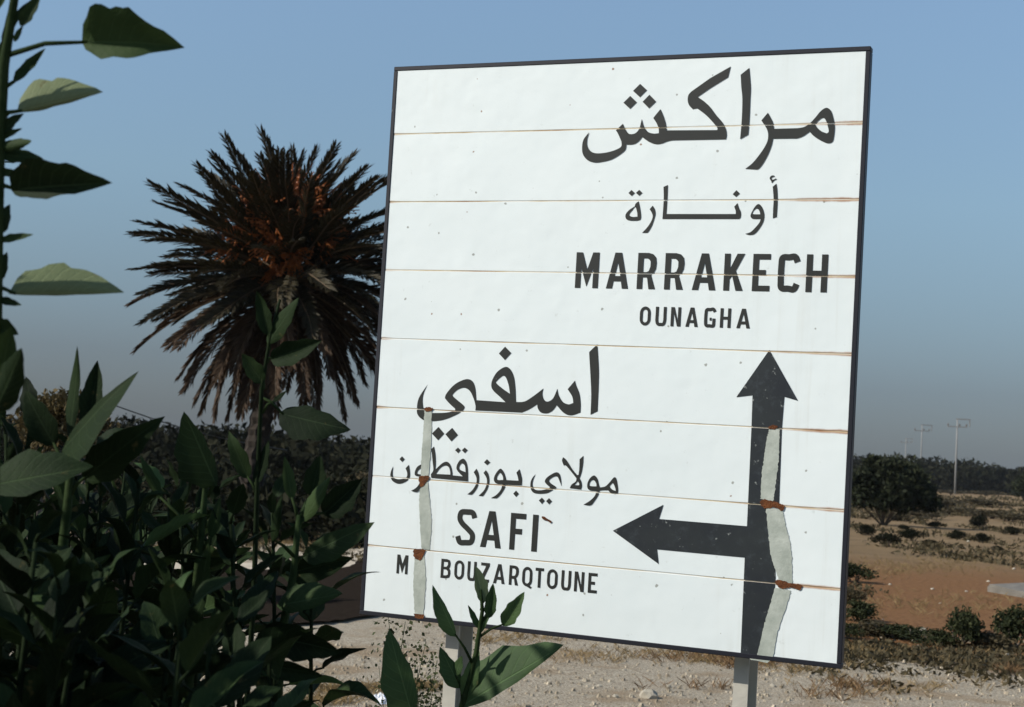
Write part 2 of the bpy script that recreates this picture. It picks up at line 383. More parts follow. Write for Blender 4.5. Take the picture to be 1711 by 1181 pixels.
def paint(name, shapes, mat, lift=.0011, clip=True, label=None):
    bm = bmesh.new()
    for loops in shapes:
        vl = [[Vector((u, v, 0)) for u, v in lp] for lp in loops]
        tri = tessellate_polygon(vl); flat = [p for lp in vl for p in lp]
        vv = [bm.verts.new((p.x, FY-lift, p.y)) for p in flat]
        for t in tri:
            try: bm.faces.new([vv[i] for i in t])
            except ValueError: pass
    if clip:
        for z in seams:
            for e in (-.0016, .0016):
                bmesh.ops.bisect_plane(bm, geom=bm.verts[:]+bm.edges[:]+bm.faces[:], plane_co=(0, 0, z+e), plane_no=(0, 0, 1))
            bmesh.ops.delete(bm, geom=[f for f in bm.faces if abs(f.calc_center_median().z-z) < .0016], context='FACES')
    bmesh.ops.delete(bm, geom=[v for v in bm.verts if not v.link_faces], context='VERTS')
    for v in bm.verts: v.co.z += ZC
    bmesh.ops.recalc_face_normals(bm, faces=bm.faces)
    me = bpy.data.meshes.new(name); bm.to_mesh(me); bm.free(); me.materials.append(mat)
    o = obj(name, me, sign)
    if label: o['label'] = label
    return o
R1, R2, R3, R4 = ((960, 100), 5.904), ((1190, 100), 5.904), ((1040, 290), 9.84), ((1180, 290), 9.84)
R5, R6, R7, R8 = ((690, 570), 6.563), ((830, 570), 6.563), ((650, 740), 8.555), ((845, 750), 8.555)
def tr(rg, *ss, corners=False): return [shape_px(rg[0], s, rg[1], corners) for s in ss]
w1 = tr(R1, '165,728! 145,800 148,870 185,920 240,937 330,930 420,905 480,870 483,820! 462,770 445,735 428,710! 497,645! 515,685 545,735 580,748 625,735 660,690 684,598! 705,670 745,725 800,742 852,738! 850,690 830,640 797,588! 868,500! 895,560 920,640 930,710! 1428,707! 1425,680 1358,600 1300,545 1230,492! 1185,500! 1150,460 1137,410 1145,360 1175,325! 1358,195! 1563,78! 1536,185! 1358,295! 1235,380! 1300,425 1358,480 1418,560 1478,630 1510,690 1521,750 1513,798! 985,808! 930,820 880,840 820,845 760,825 720,800 687,775! 660,810 620,840 580,850 530,850! 528,880 515,910 460,955 380,1000 290,1022 220,1028 150,1005 105,950 95,880 110,800')
w1 += tr(R1, '668,250 735,312 665,382 598,320', '570,370 635,432 568,498 503,437', '760,358 825,425 755,492 692,428', corners=True)
w1 += tr(R2, '388,92! 395,180 402,290 397,400 388,600 375,752! 295,798! 312,600 318,400 308,280 302,160!',
  '570,535! 600,590 622,640 628,695! 870,688! 930,675 985,638 1040,580 1090,520 1145,487 1190,515 1215,590 1228,680 1220,770 1205,822 1160,837 1090,810 1020,765 980,722! 920,765 860,788 820,790! 620,792! 605,860 570,950 520,1040 478,1090 455,1097! 345,1090! 420,1030 500,930 555,840 572,770 560,700 505,612!|1038,655 1070,610 1115,585 1145,620 1165,690 1168,725 1150,740! 1090,715')
paint('lettering', w1, M['black'], label='large bold Arabic place name in the top line')
w2 = tr(R3, '183,295 238,345 183,395 133,345', '310,293 362,343 310,393 255,343', corners=True)
w2 += tr(R3, '300,480! 318,560 335,660 340,740 325,785 270,800 170,800 105,780 82,735 95,680 150,620 235,565! 250,520|245,575 275,660 280,735! 200,738 150,715 155,680 200,625',
  '530,552! 565,610 577,690 555,780 520,880 470,970 440,1000! 355,1000! 440,910 500,820 530,740 520,680 480,610!',
  '780,212! 775,400 765,560 755,690! 1893,690! 1893,640 1868,570! 1923,510! 1948,590 1978,660 1976,740 1953,772! 690,772! 705,560 712,400 708,245!')
w2 += tr(R4, '528,298! 585,352! 522,410! 466,365!', '895,525 950,580 982,670 985,750 960,840 890,950 820,1020 740,1035 670,1015! 760,985 840,910 905,830 925,772! 800,770 760,735 765,690 800,620 840,560|870,603 905,640 918,695! 800,690 805,650 835,615',
  '1185,190! 1200,300 1205,500 1190,740! 1125,762! 1130,600 1138,450 1125,240!', '1195,120! 1150,140 1110,185! 1100,150! 1075,105 1095,65 1140,55 1160,75! 1120,85 1105,110 1130,125 1175,105!')
paint('lettering', w2, M['black'], label='smaller Arabic place name under the top line')
w3 = tr(R5, '187,490! 145,590 135,680 150,760 200,795 290,800 400,795 480,775 490,755! 430,700 390,655 378,630 400,580 470,500 550,450 625,430 680,455 710,530 722,660! 1040,682! 980,625 910,560 885,510 895,440 950,350 1035,297 1090,320 1130,400 1148,520 1155,680! 1219,680! 1269,665 1359,605 1454,532! 1444,590 1459,650 1499,675 1559,640 1607,535! 1624,610 1669,680 1729,705 1781,690! 1769,620 1719,540! 1799,445! 1814,500 1849,590 1862,700 1859,795! 1759,825 1679,800 1599,715! 1559,770 1499,803 1429,795 1394,750 1387,705! 1299,760 1219,795! 710,772! 712,720 690,640 650,560 590,525 520,545 470,590 465,615 520,665 580,715 592,745 560,785 480,830 360,875 230,890 140,875 80,820 72,740 95,630|1010,395 1045,415 1075,500 1088,590! 1010,535 940,475 945,450')
w3 += tr(R5, '1035,75 1103,145 1033,222 967,150', '308,952 370,1025 303,1098 235,1025', '457,962 520,1040 448,1110 383,1032', corners=True)
w3 += tr(R6, '1125,48! 1135,200 1142,400 1128,780! 1050,818! 1058,600 1050,400 1035,135!')
paint('lettering', w3, M['black'], label='bold Arabic place name on the left half')
w4 = tr(R7, '100,345! 90,430 100,500 160,530 230,525 290,500 298,440 275,375! 322,325! 335,410 335,490 300,550 220,590 150,590 85,550 58,480 70,410',
  '530,320 580,370 595,440 585,490! 430,485 405,440 430,370 475,330|510,370 545,400 550,460! 470,460 440,440 460,400',
  '680,65! 700,180 705,300 700,395! 760,335 820,290 875,285 920,340 940,430 942,475! 1090,490! 1030,430 1000,380 1010,320 1050,260 1105,240 1145,300 1162,400 1165,560! 640,510! 635,460! 670,400 660,280 645,140 640,100!|705,455! 770,370 840,335 890,360 910,420 912,465!|1080,305 1120,340 1130,430! 1060,400 1038,370 1050,330',
  '1285,380! 1315,450 1322,540 1300,640 1250,720 1215,752! 1155,745! 1230,680 1280,590 1285,510 1245,430!',
  '1420,400! 1455,460 1468,560 1445,660 1400,740 1375,772! 1315,765! 1390,690 1430,600 1430,520 1385,440!',
  '1630,380 1675,430 1700,500 1708,541! 1883,551! 1873,496 1853,436! 1898,386! 1918,456 1933,526 1930,616! 1698,606! 1690,650 1650,720 1600,780 1570,802! 1490,798! 1570,750 1630,680 1655,600! 1570,590 1535,550 1540,490 1580,420|1625,440 1660,490 1665,540! 1590,540 1575,510 1595,465')
w4 += tr(R7, '225,205 262,245 225,285 188,245', '1022,80 1060,117 1022,160 980,117', '1118,80 1160,117 1118,160 1076,117', '1435,245 1480,290 1435,330 1392,290', corners=True)
w4 += tr(R8, '180,605 220,650 180,695 140,650', '548,705 588,748 548,797 505,745', '650,712 692,757 650,802 608,755', corners=True)
w4 += tr(R8, '460,370! 425,450 415,530 450,590 530,600 610,585 665,560! 610,510 590,470 620,420 700,365 760,345 800,370 820,440 828,545! 800,470 770,410 730,405 680,430 650,465 680,505 740,545 750,565 700,600 620,640 520,650 430,635 390,580 385,500 410,430',
  '850,130! 900,175 980,300 1050,385! 1070,380! 1080,300 1085,160! 1140,110! 1135,220 1115,340 1085,430! 1110,480 1118,540 1105,590! 945,570! 970,520 1030,475 1040,430! 960,330 890,250 860,250! 835,180|1060,475 1080,510 1075,530! 1010,525! 1035,500',
  '1295,390 1340,440 1360,520 1375,560! 1450,545 1510,490 1570,420 1605,430 1625,520 1632,620 1600,660 1530,640 1490,600! 1420,600 1370,605! 1350,670 1300,750 1240,815 1140,805! 1230,750 1300,680 1325,610! 1230,600 1195,560 1200,490 1240,420|1285,455 1320,500 1325,545! 1240,540 1225,515 1245,470|1560,500 1590,560 1600,610! 1550,590 1515,550 1530,520')
paint('lettering', w4, M['black'], label='long small Arabic place name on the left half')
paint('lettering', tr(R7, '585,500! 570,560 500,640 440,710 355,695! 430,650 480,580 490,520!'), M['black'], .0021, clip=False, label='tail of an Arabic letter over the grey strip')

# Latin capitals: outlines in a box of width w and height h with stroke t
def stroke(path, t, K=6):
    n = len(path); P = []
    for i in range(n-1):
        p0, a, b, p3 = (Vector(path[max(0, min(n-1, i+k))]) for k in (-1, 0, 1, 2))
        for k in range(K):
            f = k/K; P.append(.5*((2*a)+(b-p0)*f+(2*p0-5*a+4*b-p3)*f*f+(3*a-p0-3*b+p3)*f**3))
    P.append(Vector(path[-1])); Lp, Rp = [], []
    for i, p in enumerate(P):
        d = (P[min(i+1, len(P)-1)]-P[max(i-1, 0)]).normalized(); q = Vector((-d.y, d.x))*t/2
        Lp.append(p+q); Rp.append(p-q)
    return [[[tuple(q) for q in (Lp[i], Lp[i+1], Rp[i+1], Rp[i])]] for i in range(len(P)-1)]
def ring(w, h, t):
    def st(x0, x1, y0, y1):
        r = (x1-x0)/2; cx = (x0+x1)/2; ry = min(r*1.15, (y1-y0)/2)
        return [(cx+r*math.cos(a), (y1-ry if s else y0+ry)+ry*math.sin(a)) for s, a0 in ((1, 0), (0, math.pi)) for a in [a0+math.pi*k/10 for k in range(11)]]
    return [st(0, w, 0, h), st(t, w-t, t, h-t)]
def glyph(c, w, h, t):
    b = min(t, .15*h); k = t/2
    if c == 'I': return [[[(0, 0), (0, h), (w, h), (w, 0)]]]
    if c == 'M': return [[[(0, 0), (0, h), (1.15*t, h), (w/2, .52*h), (w-1.15*t, h), (w, h), (w, 0), (w-t, 0), (w-t, .56*h), (w/2, .04*h), (t, .56*h), (t, 0)]]]
    if c == 'A':
        xi = lambda y: 1.1*t + (w/2-1.1*t)*y/(.80*h)
        return [[[(0, 0), (w/2-.6*t, h), (w/2+.6*t, h), (w, 0), (w-1.1*t, 0), (w-xi(.2*h), .2*h), (xi(.2*h), .2*h), (1.1*t, 0)], [(w/2, .74*h), (xi(.35*h), .35*h), (w-xi(.35*h), .35*h)]]]
    if c == 'R': return [[[(0, 0), (0, h), (.58*w, h), (.82*w, .965*h), (.98*w, .87*h), (1.02*w, .72*h), (.99*w, .56*h), (.88*w, .44*h), (.76*w, .385*h), (w, 0), (w-1.15*t, 0), (.54*w, .32*h), (t, .32*h), (t, 0)],
                          [(t, h-b), (.52*w, h-b), (w-t-.06*w, h-b-.04*h), (w-t, .76*h), (w-t, .62*h), (w-t-.08*w, .50*h), (.5*w, .32*h+b), (t, .32*h+b)]]]
    if c == 'B': return [[[(0, 0), (0, h), (.6*w, h), (.88*w, .95*h), (.97*w, .8*h), (.94*w, .62*h), (.84*w, .535*h), (.97*w, .43*h), (w, .25*h), (.9*w, .06*h), (.6*w, 0)],
                          [(t, h-b), (.55*w, h-b), (w-1.15*t, .84*h), (w-1.15*t, .70*h), (.55*w, .595*h), (t, .595*h)], [(t, .46*h), (.55*w, .46*h), (w-t, .36*h), (w-t, .2*h), (.55*w, b), (t, b)]]]
    if c == 'K': return [[[(0, 0), (0, h), (t, h), (t, .60*h), (w-1.15*t, h), (w+.04*w, h), (t+.30*w, .54*h), (w, 0), (w-1.2*t, 0), (t+.12*w, .40*h), (t, .30*h), (t, 0)]]]
    if c == 'E': return [[[(0, 0), (0, h), (w, h), (w, h-b), (t, h-b), (t, .57*h), (.75*w, .57*h), (.75*w, .57*h-b), (t, .57*h-b), (t, b), (w, b), (w, 0)]]]
    if c == 'F': return [[[(0, 0), (0, h), (w, h), (w, h-b), (t, h-b), (t, .58*h), (.78*w, .58*h), (.78*w, .58*h-b), (t, .58*h-b), (t, 0)]]]
    if c == 'H': return [[[(0, 0), (0, h), (t, h), (t, .57*h), (w-t, .57*h), (w-t, h), (w, h), (w, 0), (w-t, 0), (w-t, .57*h-b), (t, .57*h-b), (t, 0)]]]
    if c == 'T': return [[[(w/2-k, 0), (w/2-k, h-b), (0, h-b), (0, h), (w, h), (w, h-b), (w/2+k, h-b), (w/2+k, 0)]]]
    if c == 'N': return [[[(0, 0), (0, h), (1.15*t, h), (w-t, .30*h), (w-t, h), (w, h), (w, 0), (w-1.15*t, 0), (t, .70*h), (t, 0)]]]
    if c == 'Z': return [[[(0, 0), (0, b), (w-1.3*t, h-b), (.03*w, h-b), (.03*w, h), (w, h), (w, h-b), (1.3*t, b), (w, b), (w, 0)]]]
    if c == 'U': return stroke([(k, h), (k, .6*h), (k, .28*h), (.25*w, k+.02*h), (w/2, k), (.75*w, k+.02*h), (w-k, .28*h), (w-k, .6*h), (w-k, h)], t)
    if c == 'O': return [ring(w, h, t)]
    if c == 'Q': return [ring(w, h, t), [[(.50*w, -.006*h), (.88*w, -.10*h), (w, -.02*h), (.82*w, .05*h)]]]
    if c == 'C': return stroke([(w*.93, .79*h), (.80*w, .93*h), (.52*w, h-k), (.20*w, .90*h), (k, .70*h), (k, .30*h), (.20*w, .10*h), (.52*w, k), (.80*w, .07*h), (.93*w, .21*h)], t)
    if c == 'G': return stroke([(w*.93, .80*h), (.78*w, .94*h), (.5*w, h-k), (.20*w, .90*h), (k, .70*h), (k, .30*h), (.20*w, .10*h), (.5*w, k), (.82*w, .08*h), (w-k, .26*h), (w-k, .46*h)], t) + [[[(.48*w, .50*h), (.48*w, .50*h-b), (w-t-.002, .50*h-b), (w-t-.002, .50*h)]]]
    if c == 'S': return stroke([(w*.92, .77*h), (.80*w, .91*h), (.52*w, h-k), (.20*w, .90*h), (.13*w, .74*h), (.27*w, .60*h), (.62*w, .44*h), (.85*w, .30*h), (.80*w, .11*h), (.50*w, k), (.20*w, .08*h), (.07*w, .24*h)], t)
def latin(rows, b0, b1, t0, t1, tpx, lab):
    """rows: (letter, left, right) at the base line, photo pixels; b0-b1 base line, t0-t1 cap line"""
    v0 = (S(*b0)[1]+S(*b1)[1])/2; v1 = (S(*t0)[1]+S(*t1)[1])/2; h = v1-v0; shp = []
    t = tpx*SW/800
    for c, xl, xr in rows:
        yb = b0[1]+(b1[1]-b0[1])*(xl-b0[0])/(b1[0]-b0[0]); ul, ur = S(xl, yb)[0], S(xr, yb)[0]
        for loops in glyph(c, ur-ul, h, t): shp.append([[(ul+p[0], v0+p[1]) for p in lp] for lp in loops])
    paint('lettering', shp, M['black'], label=lab)
def rowz(word, xs_): return [(c, a, b) for c, (a, b) in zip(word, xs_)]
latin(rowz('MARRAKECH', [(963.7, 1002.1), (1015.5, 1052.5), (1066.6, 1097.5), (1112.3, 1143.9), (1158.7, 1198.2), (1211, 1243.7), (1258.7, 1288), (1301, 1335.3), (1348, 1383.7)]), (963, 484.6), (1384, 489.6), (966, 425.3), (1387, 426.3), 9.4, 'bold capitals reading MARRAKECH')
latin(rowz('OUNAGHA', [(1071.3, 1089.4), (1097.5, 1115.6), (1123, 1139.8), (1147.9, 1168.7), (1178.7, 1197.5), (1205.2, 1223.1), (1232.9, 1255.4)]), (1071, 546.4), (1255, 550.5), (1073, 514.9), (1252, 517.5), 4.9, 'small capitals reading OUNAGHA')
latin(rowz('SAFI', [(766, 797.2), (806, 840.8), (854.4, 880), (891, 900.4)]), (766, 910.7), (891, 921.3), (770, 850.4), (895, 860.6), 9.0, 'bold capitals reading SAFI')
LB = ((667, 957.6), (985, 990.3), (669, 926), (987, 957.6), 4.7)
latin(rowz('M', [(667, 685.5)]), *LB, 'small capital M standing apart')
latin(rowz('BOUZARQTOUNE', [(740.3, 756.6), (762.7, 779), (784.4, 799.3), (806, 821), (827.7, 847), (853.7, 869.3), (875.4, 892.3), (897, 911), (916.7, 934.3), (940.4, 956.6), (962, 978.3), (985, 1000)]), *LB, 'small capitals reading BOUZARQTOUNE')
def pxpoly(pts): return [[S(*p) for p in pts]]
paint('arrow', [pxpoly([(1288, 586.7), (1335.4, 671.2), (1312.8, 664.6), (1308.9, 712.5), (1303.5, 843), (1282.2, 849), (1284.8, 888.4), (1289.8, 924), (1297, 949.3), (1297.5, 965), (1296.2, 982.4), (1288.6, 1012.8), (1274.6, 1058.5), (1265.7, 1096.6), (1239, 1094), (1246.2, 931.6), (1100.7, 918.2), (1103.5, 942.7), (1027, 887.3), (1111.2, 844.1), (1103.9, 867.7), (1250, 879.6), (1258, 712.5), (1259.8, 662.1), (1232.8, 665.3)])], M['arrow'], label='thick black arrow pointing up with a branch pointing left')
A6, A7, A8 = ((1220, 570), 4.0714), ((1220, 830), 3.938), ((590, 670), 3.108)
for s in tr(A6, '275,605! 345,600! 338,800 320,960 300,1092! 215,1078! 225,900 245,760 258,670') + tr(A7, '243,75! 350,85! 375,200 400,300 412,430 415,570! 330,555! 300,470 272,370 258,230', '300,595! 405,615! 375,720 320,880 285,1060! 250,1085! 140,1065! 135,1052! 182,1045! 215,900 250,770') + \
        tr(A8, '385,50! 422,55! 418,250 405,395! 365,395! 372,250 380,130', '362,410! 400,412! 412,520 422,640 412,775! 370,770! 362,650 358,540', '335,810! 385,800! 392,950 380,1115! 335,1112! 328,960'):
    jg = [(a_[0]+(b2[0]-a_[0])*t+rnd.gauss(0, .0007), a_[1]+(b2[1]-a_[1])*t+rnd.gauss(0, .0007)) for a_, b2 in zip(s[0], s[0][1:]+s[0][:1]) for t in (0, .33, .66)]
    o = paint('repair_strip', [[jg]], M['patch'], .0015)
for s in tr(A7, '205,38 235,18 300,35 362,58 350,95 300,70 235,78', '302,553 340,545 400,566 478,578 462,614 410,595 340,602') + tr(A6, '272,588 308,576 332,588 318,606 278,604') + \
        tr(A8, '382,44 405,38 428,44 420,58 395,62', '355,402 385,392 412,398 395,425 368,452', '328,775 360,770 392,775 382,800 365,828 335,815', '333,1105! 385,1108! 380,1130! 335,1125!'):
    jg = []
    for lp in s:
        q = []
        for a_, b2 in zip(lp, lp[1:]+lp[:1]):
            for t in (0, .5): q.append((a_[0]+(b2[0]-a_[0])*t+rnd.uniform(-.0016, .0016), a_[1]+(b2[1]-a_[1])*t+rnd.uniform(-.0016, .0016)))
        jg.append(q)
    paint('rust_stain', [jg], M['rust'], .0026, clip=False)
paint('rust_stain', [shape_px((830, 840), '585,175 620,178 650,200 705,232 690,255 660,230 600,210', 7.383)], M['rust'], .0026, clip=False)

# ------------------------------------------------------------ broad-leaved plants
def leaf_mesh(base, tip, n_, wu, wd, au, ad, view, bend, ruff, mat, rnd, petiole=0):
    """blade from base to tip; n_ = sideways axis; the halves turn by au / ad about the midrib"""
    ax = tip-base; L = ax.length; a = ax/L; s = (n_-a*n_.dot(a)).normalized(); v = a.cross(s).normalized()
    if v.dot(view) < 0: v = -v
    NT = 15; V, F, UV = [], [], []
    curl = rnd.uniform(-.5, .9); ph = rnd.uniform(0, 6.28); ph2 = rnd.uniform(0, 6.28)
    for i in range(NT+1):
        t = i/NT; prof = (math.sin(math.pi*min(1, t**.72)) if t < .97 else .03*(1-t)/.03)**.85 if 0 < t < 1 else 0.0
        eu, ed = (1+.07*math.sin(t*19+ph)+rnd.uniform(-.05, .05) for _ in (0, 1)); tc_ = max(0, t-.55)**2*curl*L
        c = base + a*(L*t) + v*(bend*L*(t*(1-t)*4*.5 + .0)) - Vector((0, 0, 1))*L*abs(bend)*.6*t*t
        for k, sd in enumerate((-1, -.5, 0, .5, 1)):
            wdt, an = (wu, au) if sd > 0 else (wd, ad)
            d = s*(math.cos(an)*(1 if sd >= 0 else -1)) + v*math.sin(an); wdt = wdt*(1 if abs(sd) < .9 else eu if sd > 0 else ed)
            q = c + d*(wdt*prof*abs(sd))
            q = q + v*(ruff*L*math.sin(t*12+ph+(2 if sd > 0 else 0))*abs(sd)**2*prof) + v*(ruff*.6*L*math.sin(t*5+ph2)*abs(sd))
            q = q + v*((.10*wdt*abs(sd)*(1-abs(sd))*4)*prof)
            V.append(q-v*tc_); UV.append((.5+sd*.5, t))
    for i in range(NT):
        for k in range(4): F.append((i*5+k, i*5+k+1, i*5+k+6, i*5+k+5))
    o0 = V[0].copy(); V = [q-o0 for q in V]
    me = mesh('leaf', V, F, mat, True); ul = me.uv_layers.new()
    for lp in me.loops: ul.data[lp.index].uv = UV[lp.vertex_index]
    return me, o0
VIEW = -CF
def plant(label, group, base):
    o = empty('broadleaf_plant', base); tag(o, label, 'plant', group); o['n'] = 0; del o['n']; return o
def stem(p, pts, r0, r1, name='stem', mat='stem'):
    n = len(pts); v, f = tube([Vector(q)-p.location for q in pts], [r0+(r1-r0)*i/(n-1) for i in range(n)], 7)
    return obj(name, mesh(name, v, f, M[mat], True), p)
def leaf_px(p, b, t, db, dt, wu, wd, au, ad, mat='leaf', bend=.0, ruff=.012, node=None, seed=0):
    """leaf traced from base b to tip t at depths db, dt; wu/wd = apparent half widths in pixels"""
    rn = random.Random(seed*7+int(b[0]*3+t[1])); B, T = at(*b, db), at(*t, dt); dm = (db+dt)/2
    a = (T-B).normalized(); s = VIEW.cross(a)
    if s.dot(CU) < 0 or (abs(s.dot(CU)) < .25 and s.dot(CR) > 0): s = -s      # 'up' side (left side for upright leaves)
    k = dm/FPX
    me, o0 = leaf_mesh(B, T, s, wu*k/max(.2, math.cos(au)), wd*k/max(.2, math.cos(ad)), -au, -ad, VIEW, bend, ruff, M[mat], rn)
    o = obj('leaf', me, p, o0-p.location)
    if node is not None:
        N = at(*node[:2], node[2]) if len(node) == 3 else Vector(node)
        mid = (N+B)/2 + Vector((0, 0, .006)); v, f = tube([N-o0, mid-o0, B-o0 + (T-B)*.06], [.0035, .003, .002], 5)
        obj('petiole', mesh('petiole', v, f, M['stem'], True), o)
    return o
def wild_leaf(p, node, out, L, rn, mat='leaf', scale=1.0):
    """a leaf that leaves its stalk at node in direction out"""
    out = out.normalized(); B = node + out*L*.22 + Vector((0, 0, L*.05)); T = B + out*L
    s = out.cross(Vector((0, 0, 1)))
    if s.length < .2: s = out.cross(Vector((1, 0, 0)))
    s = (Matrix.Rotation(rn.uniform(-.7, .7), 3, out) @ s).normalized(); wdt = L*rn.uniform(.17, .27)
    fd = rn.uniform(.15, .8)
    me, o0 = leaf_mesh(B, T, s, wdt, wdt, fd, fd, Vector((0, 0, 1)), rn.uniform(-.12, .22), rn.uniform(.012, .034), M[mat], rn)
    o = obj('leaf', me, p, o0-p.location)
    v, f = tube([node-o0, (node+B)/2-o0+Vector((0, 0, .004)), Vector((0, 0, 0))+(T-B)*.05], [.003, .0027, .0016], 4)
    obj('petiole', mesh('petiole', v, f, M['stem_dark'], True), o)
def wild_plant(label, group, base, top, z0, nl, L0, L1, seed, bow=.05):
    rn = random.Random(seed); base = Vector(base); top = Vector(top); p = plant(label, group, base)
    side = Vector((rn.uniform(-1, 1), rn.uniform(-1, 1), 0))*bow
    fn = lambda t: base.lerp(top, t) + side*math.sin(math.pi*t)
    stem(p, [fn(i/9) for i in range(10)], .010, .003, 'stem', 'stem_dark')
    ang = rn.uniform(0, 6.28); t0 = max(.05, (z0-base.z)/(top.z-base.z))
    for i in range(nl):
        f = i/(nl-1); t = t0+(1-t0)*f; ang += 2.4+rn.uniform(-.4, .4)
        el = -.35+1.25*f+rn.uniform(-.3, .3)
        out = Vector((math.cos(ang)*math.cos(el), math.sin(ang)*math.cos(el), math.sin(el)))
        L = (L1+(L0-L1)*math.sin(math.pi*min(1, .25+f*.75)))*rn.uniform(.8, 1.15)
        if f > .9: L *= .6
        wild_leaf(p, fn(t), out, L, rn, 'leaf_dark' if rn.random() < .80 else 'leaf' if rn.random() < .85 else 'leaf_fresh')  # mostly the shade-coloured copy, with brighter copies painted in as lit leaves
    return p

# tall stalk at the left edge of the picture
pA = plant('tall broad-leaved stalk rising into the sky, its big leaves held out sideways', None, (at(-14, 900, 1.8).x, at(-14, 900, 1.8).y, 0))
ptsA = [(pA.location.x, pA.location.y, 0)] + [at(x, y, 1.8) for x, y in ((-18, 1100), (-14, 800), (-9, 560), (-6, 400), (-2, 250), (6, 110), (14, 60), (28, -30), (40, -120))]
stem(pA, ptsA, .011, .004)
Z = 1.8
leaf_px(pA, (137, 70), (297, 72), Z, Z-.03, 54, 30, -.7, -.5, 'leaf', .02, .016, (12, 92, Z), 1)
leaf_px(pA, (28, 187), (172, 153), Z, Z+.02, 56, 4, .75, 1.2, 'leaf_pale', .0, .014, (-2, 205, Z), 2)
leaf_px(pA, (22, 138), (76, 82), Z, Z+.03, 9, 9, -.6, -.4, 'leaf', .0, .01, (-4, 168, Z), 3)
leaf_px(pA, (0, 236), (-40, 150), Z, Z, 16, 16, -.4, -.4, 'leaf', .0, .01, None, 4)
leaf_px(pA, (-4, 248), (58, 236), Z, Z-.02, 12, 8, .5, .4, 'leaf', .0, .01, None, 5)
leaf_px(pA, (-6, 258), (74, 264), Z, Z+.02, 14, 12, .4, -.4, 'leaf', .0, .01, None, 6)
leaf_px(pA, (0, 232), (37, 214), Z, Z, 6, 5, -.4, -.4, 'leaf', .0, .01, None, 6)
leaf_px(pA, (-2, 225), (38, 188), Z, Z, 11, 9, -.4, -.4, 'leaf', .0, .01, None, 7)
leaf_px(pA, (20, 318), (189, 302), Z, Z-.04, 42, 20, -.8, -.6, 'leaf', .03, .015, (-6, 320, Z), 8)
leaf_px(pA, (-10, 287), (39, 293), Z, Z, 9, 6, -.3, -.5, 'leaf', .0, .01, None, 9)
leaf_px(pA, (-4, 392), (14, 340), Z, Z, 12, 12, -.3, .3, 'leaf', .0, .01, None, 10)
leaf_px(pA, (-6, 404), (58, 392), Z, Z, 9, 5, .3, -.5, 'leaf', .0, .01, None, 11)
leaf_px(pA, (-4, 470), (10, 420), Z, Z, 10, 10, -.3, .3, 'leaf', .0, .01, None, 12)
leaf_px(pA, (14, 491), (208, 489), Z, Z+.03, 53, 3, .8, 1.2, 'leaf_pale', .0, .012, (-9, 488, Z), 13)
leaf_px(pA, (-6, 500), (38, 510), Z, Z, 8, 6, -.3, -.5, 'leaf', .0, .01, None, 14)
leaf_px(pA, (-10, 545), (32, 559), Z, Z, 20, 8, -.6, -.5, 'leaf', .0, .01, None, 15)
leaf_px(pA, (-12, 690), (20, 545), Z-.05, Z-.1, 40, 38, -.5, -.3, 'leaf', .0, .012, (-16, 720, Z), 16)
leaf_px(pA, (-10, 690), (38, 580), Z-.1, Z-.15, 26, 26, .5, .3, 'leaf', .0, .012, (-16, 740, Z), 17)
# narrow young shoots at its top
for i, (x0, y0, x1, y1, w_) in enumerate(((4, 100, 18, 10, 6), (10, 62, 44, 0, 6), (24, 70, 38, 42, 5), (34, 44, 70, -12, 11), (-4, 130, 4, 60, 7), (-8, 20, 16, -40, 9))):
    leaf_px(pA, (x0, y0), (x1, y1), Z, Z, w_, w_, -.5, -.4, 'leaf', .0, .008, None, 20+i)
# stalk of upright leaves behind it
gA = 'broad-leaved plants of the thicket'
pB = plant('broad-leaved plant with stiff upright leaves in front of a brown bush', None, (at(110, 900, 2.2).x, at(110, 900, 2.2).y, 0))
stem(pB, [(pB.location.x, pB.location.y, 0), at(96, 1000, 2.2), at(112, 850, 2.2), at(122, 740, 2.2)], .010, .005)
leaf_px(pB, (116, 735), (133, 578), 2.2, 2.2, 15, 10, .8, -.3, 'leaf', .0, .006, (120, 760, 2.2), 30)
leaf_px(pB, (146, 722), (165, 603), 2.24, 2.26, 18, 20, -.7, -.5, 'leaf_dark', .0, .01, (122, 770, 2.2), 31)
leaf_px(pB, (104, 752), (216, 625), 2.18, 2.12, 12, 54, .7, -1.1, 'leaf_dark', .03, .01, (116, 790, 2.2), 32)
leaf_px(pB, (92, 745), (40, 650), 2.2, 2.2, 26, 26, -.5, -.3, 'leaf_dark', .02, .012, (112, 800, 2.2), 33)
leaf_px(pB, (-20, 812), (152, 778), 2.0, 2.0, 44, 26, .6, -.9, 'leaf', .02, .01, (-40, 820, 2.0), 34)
leaf_px(pB, (140, 800), (262, 700), 2.2, 2.15, 30, 34, -.5, -.3, 'leaf_dark', .02, .012, (116, 830, 2.2), 35)
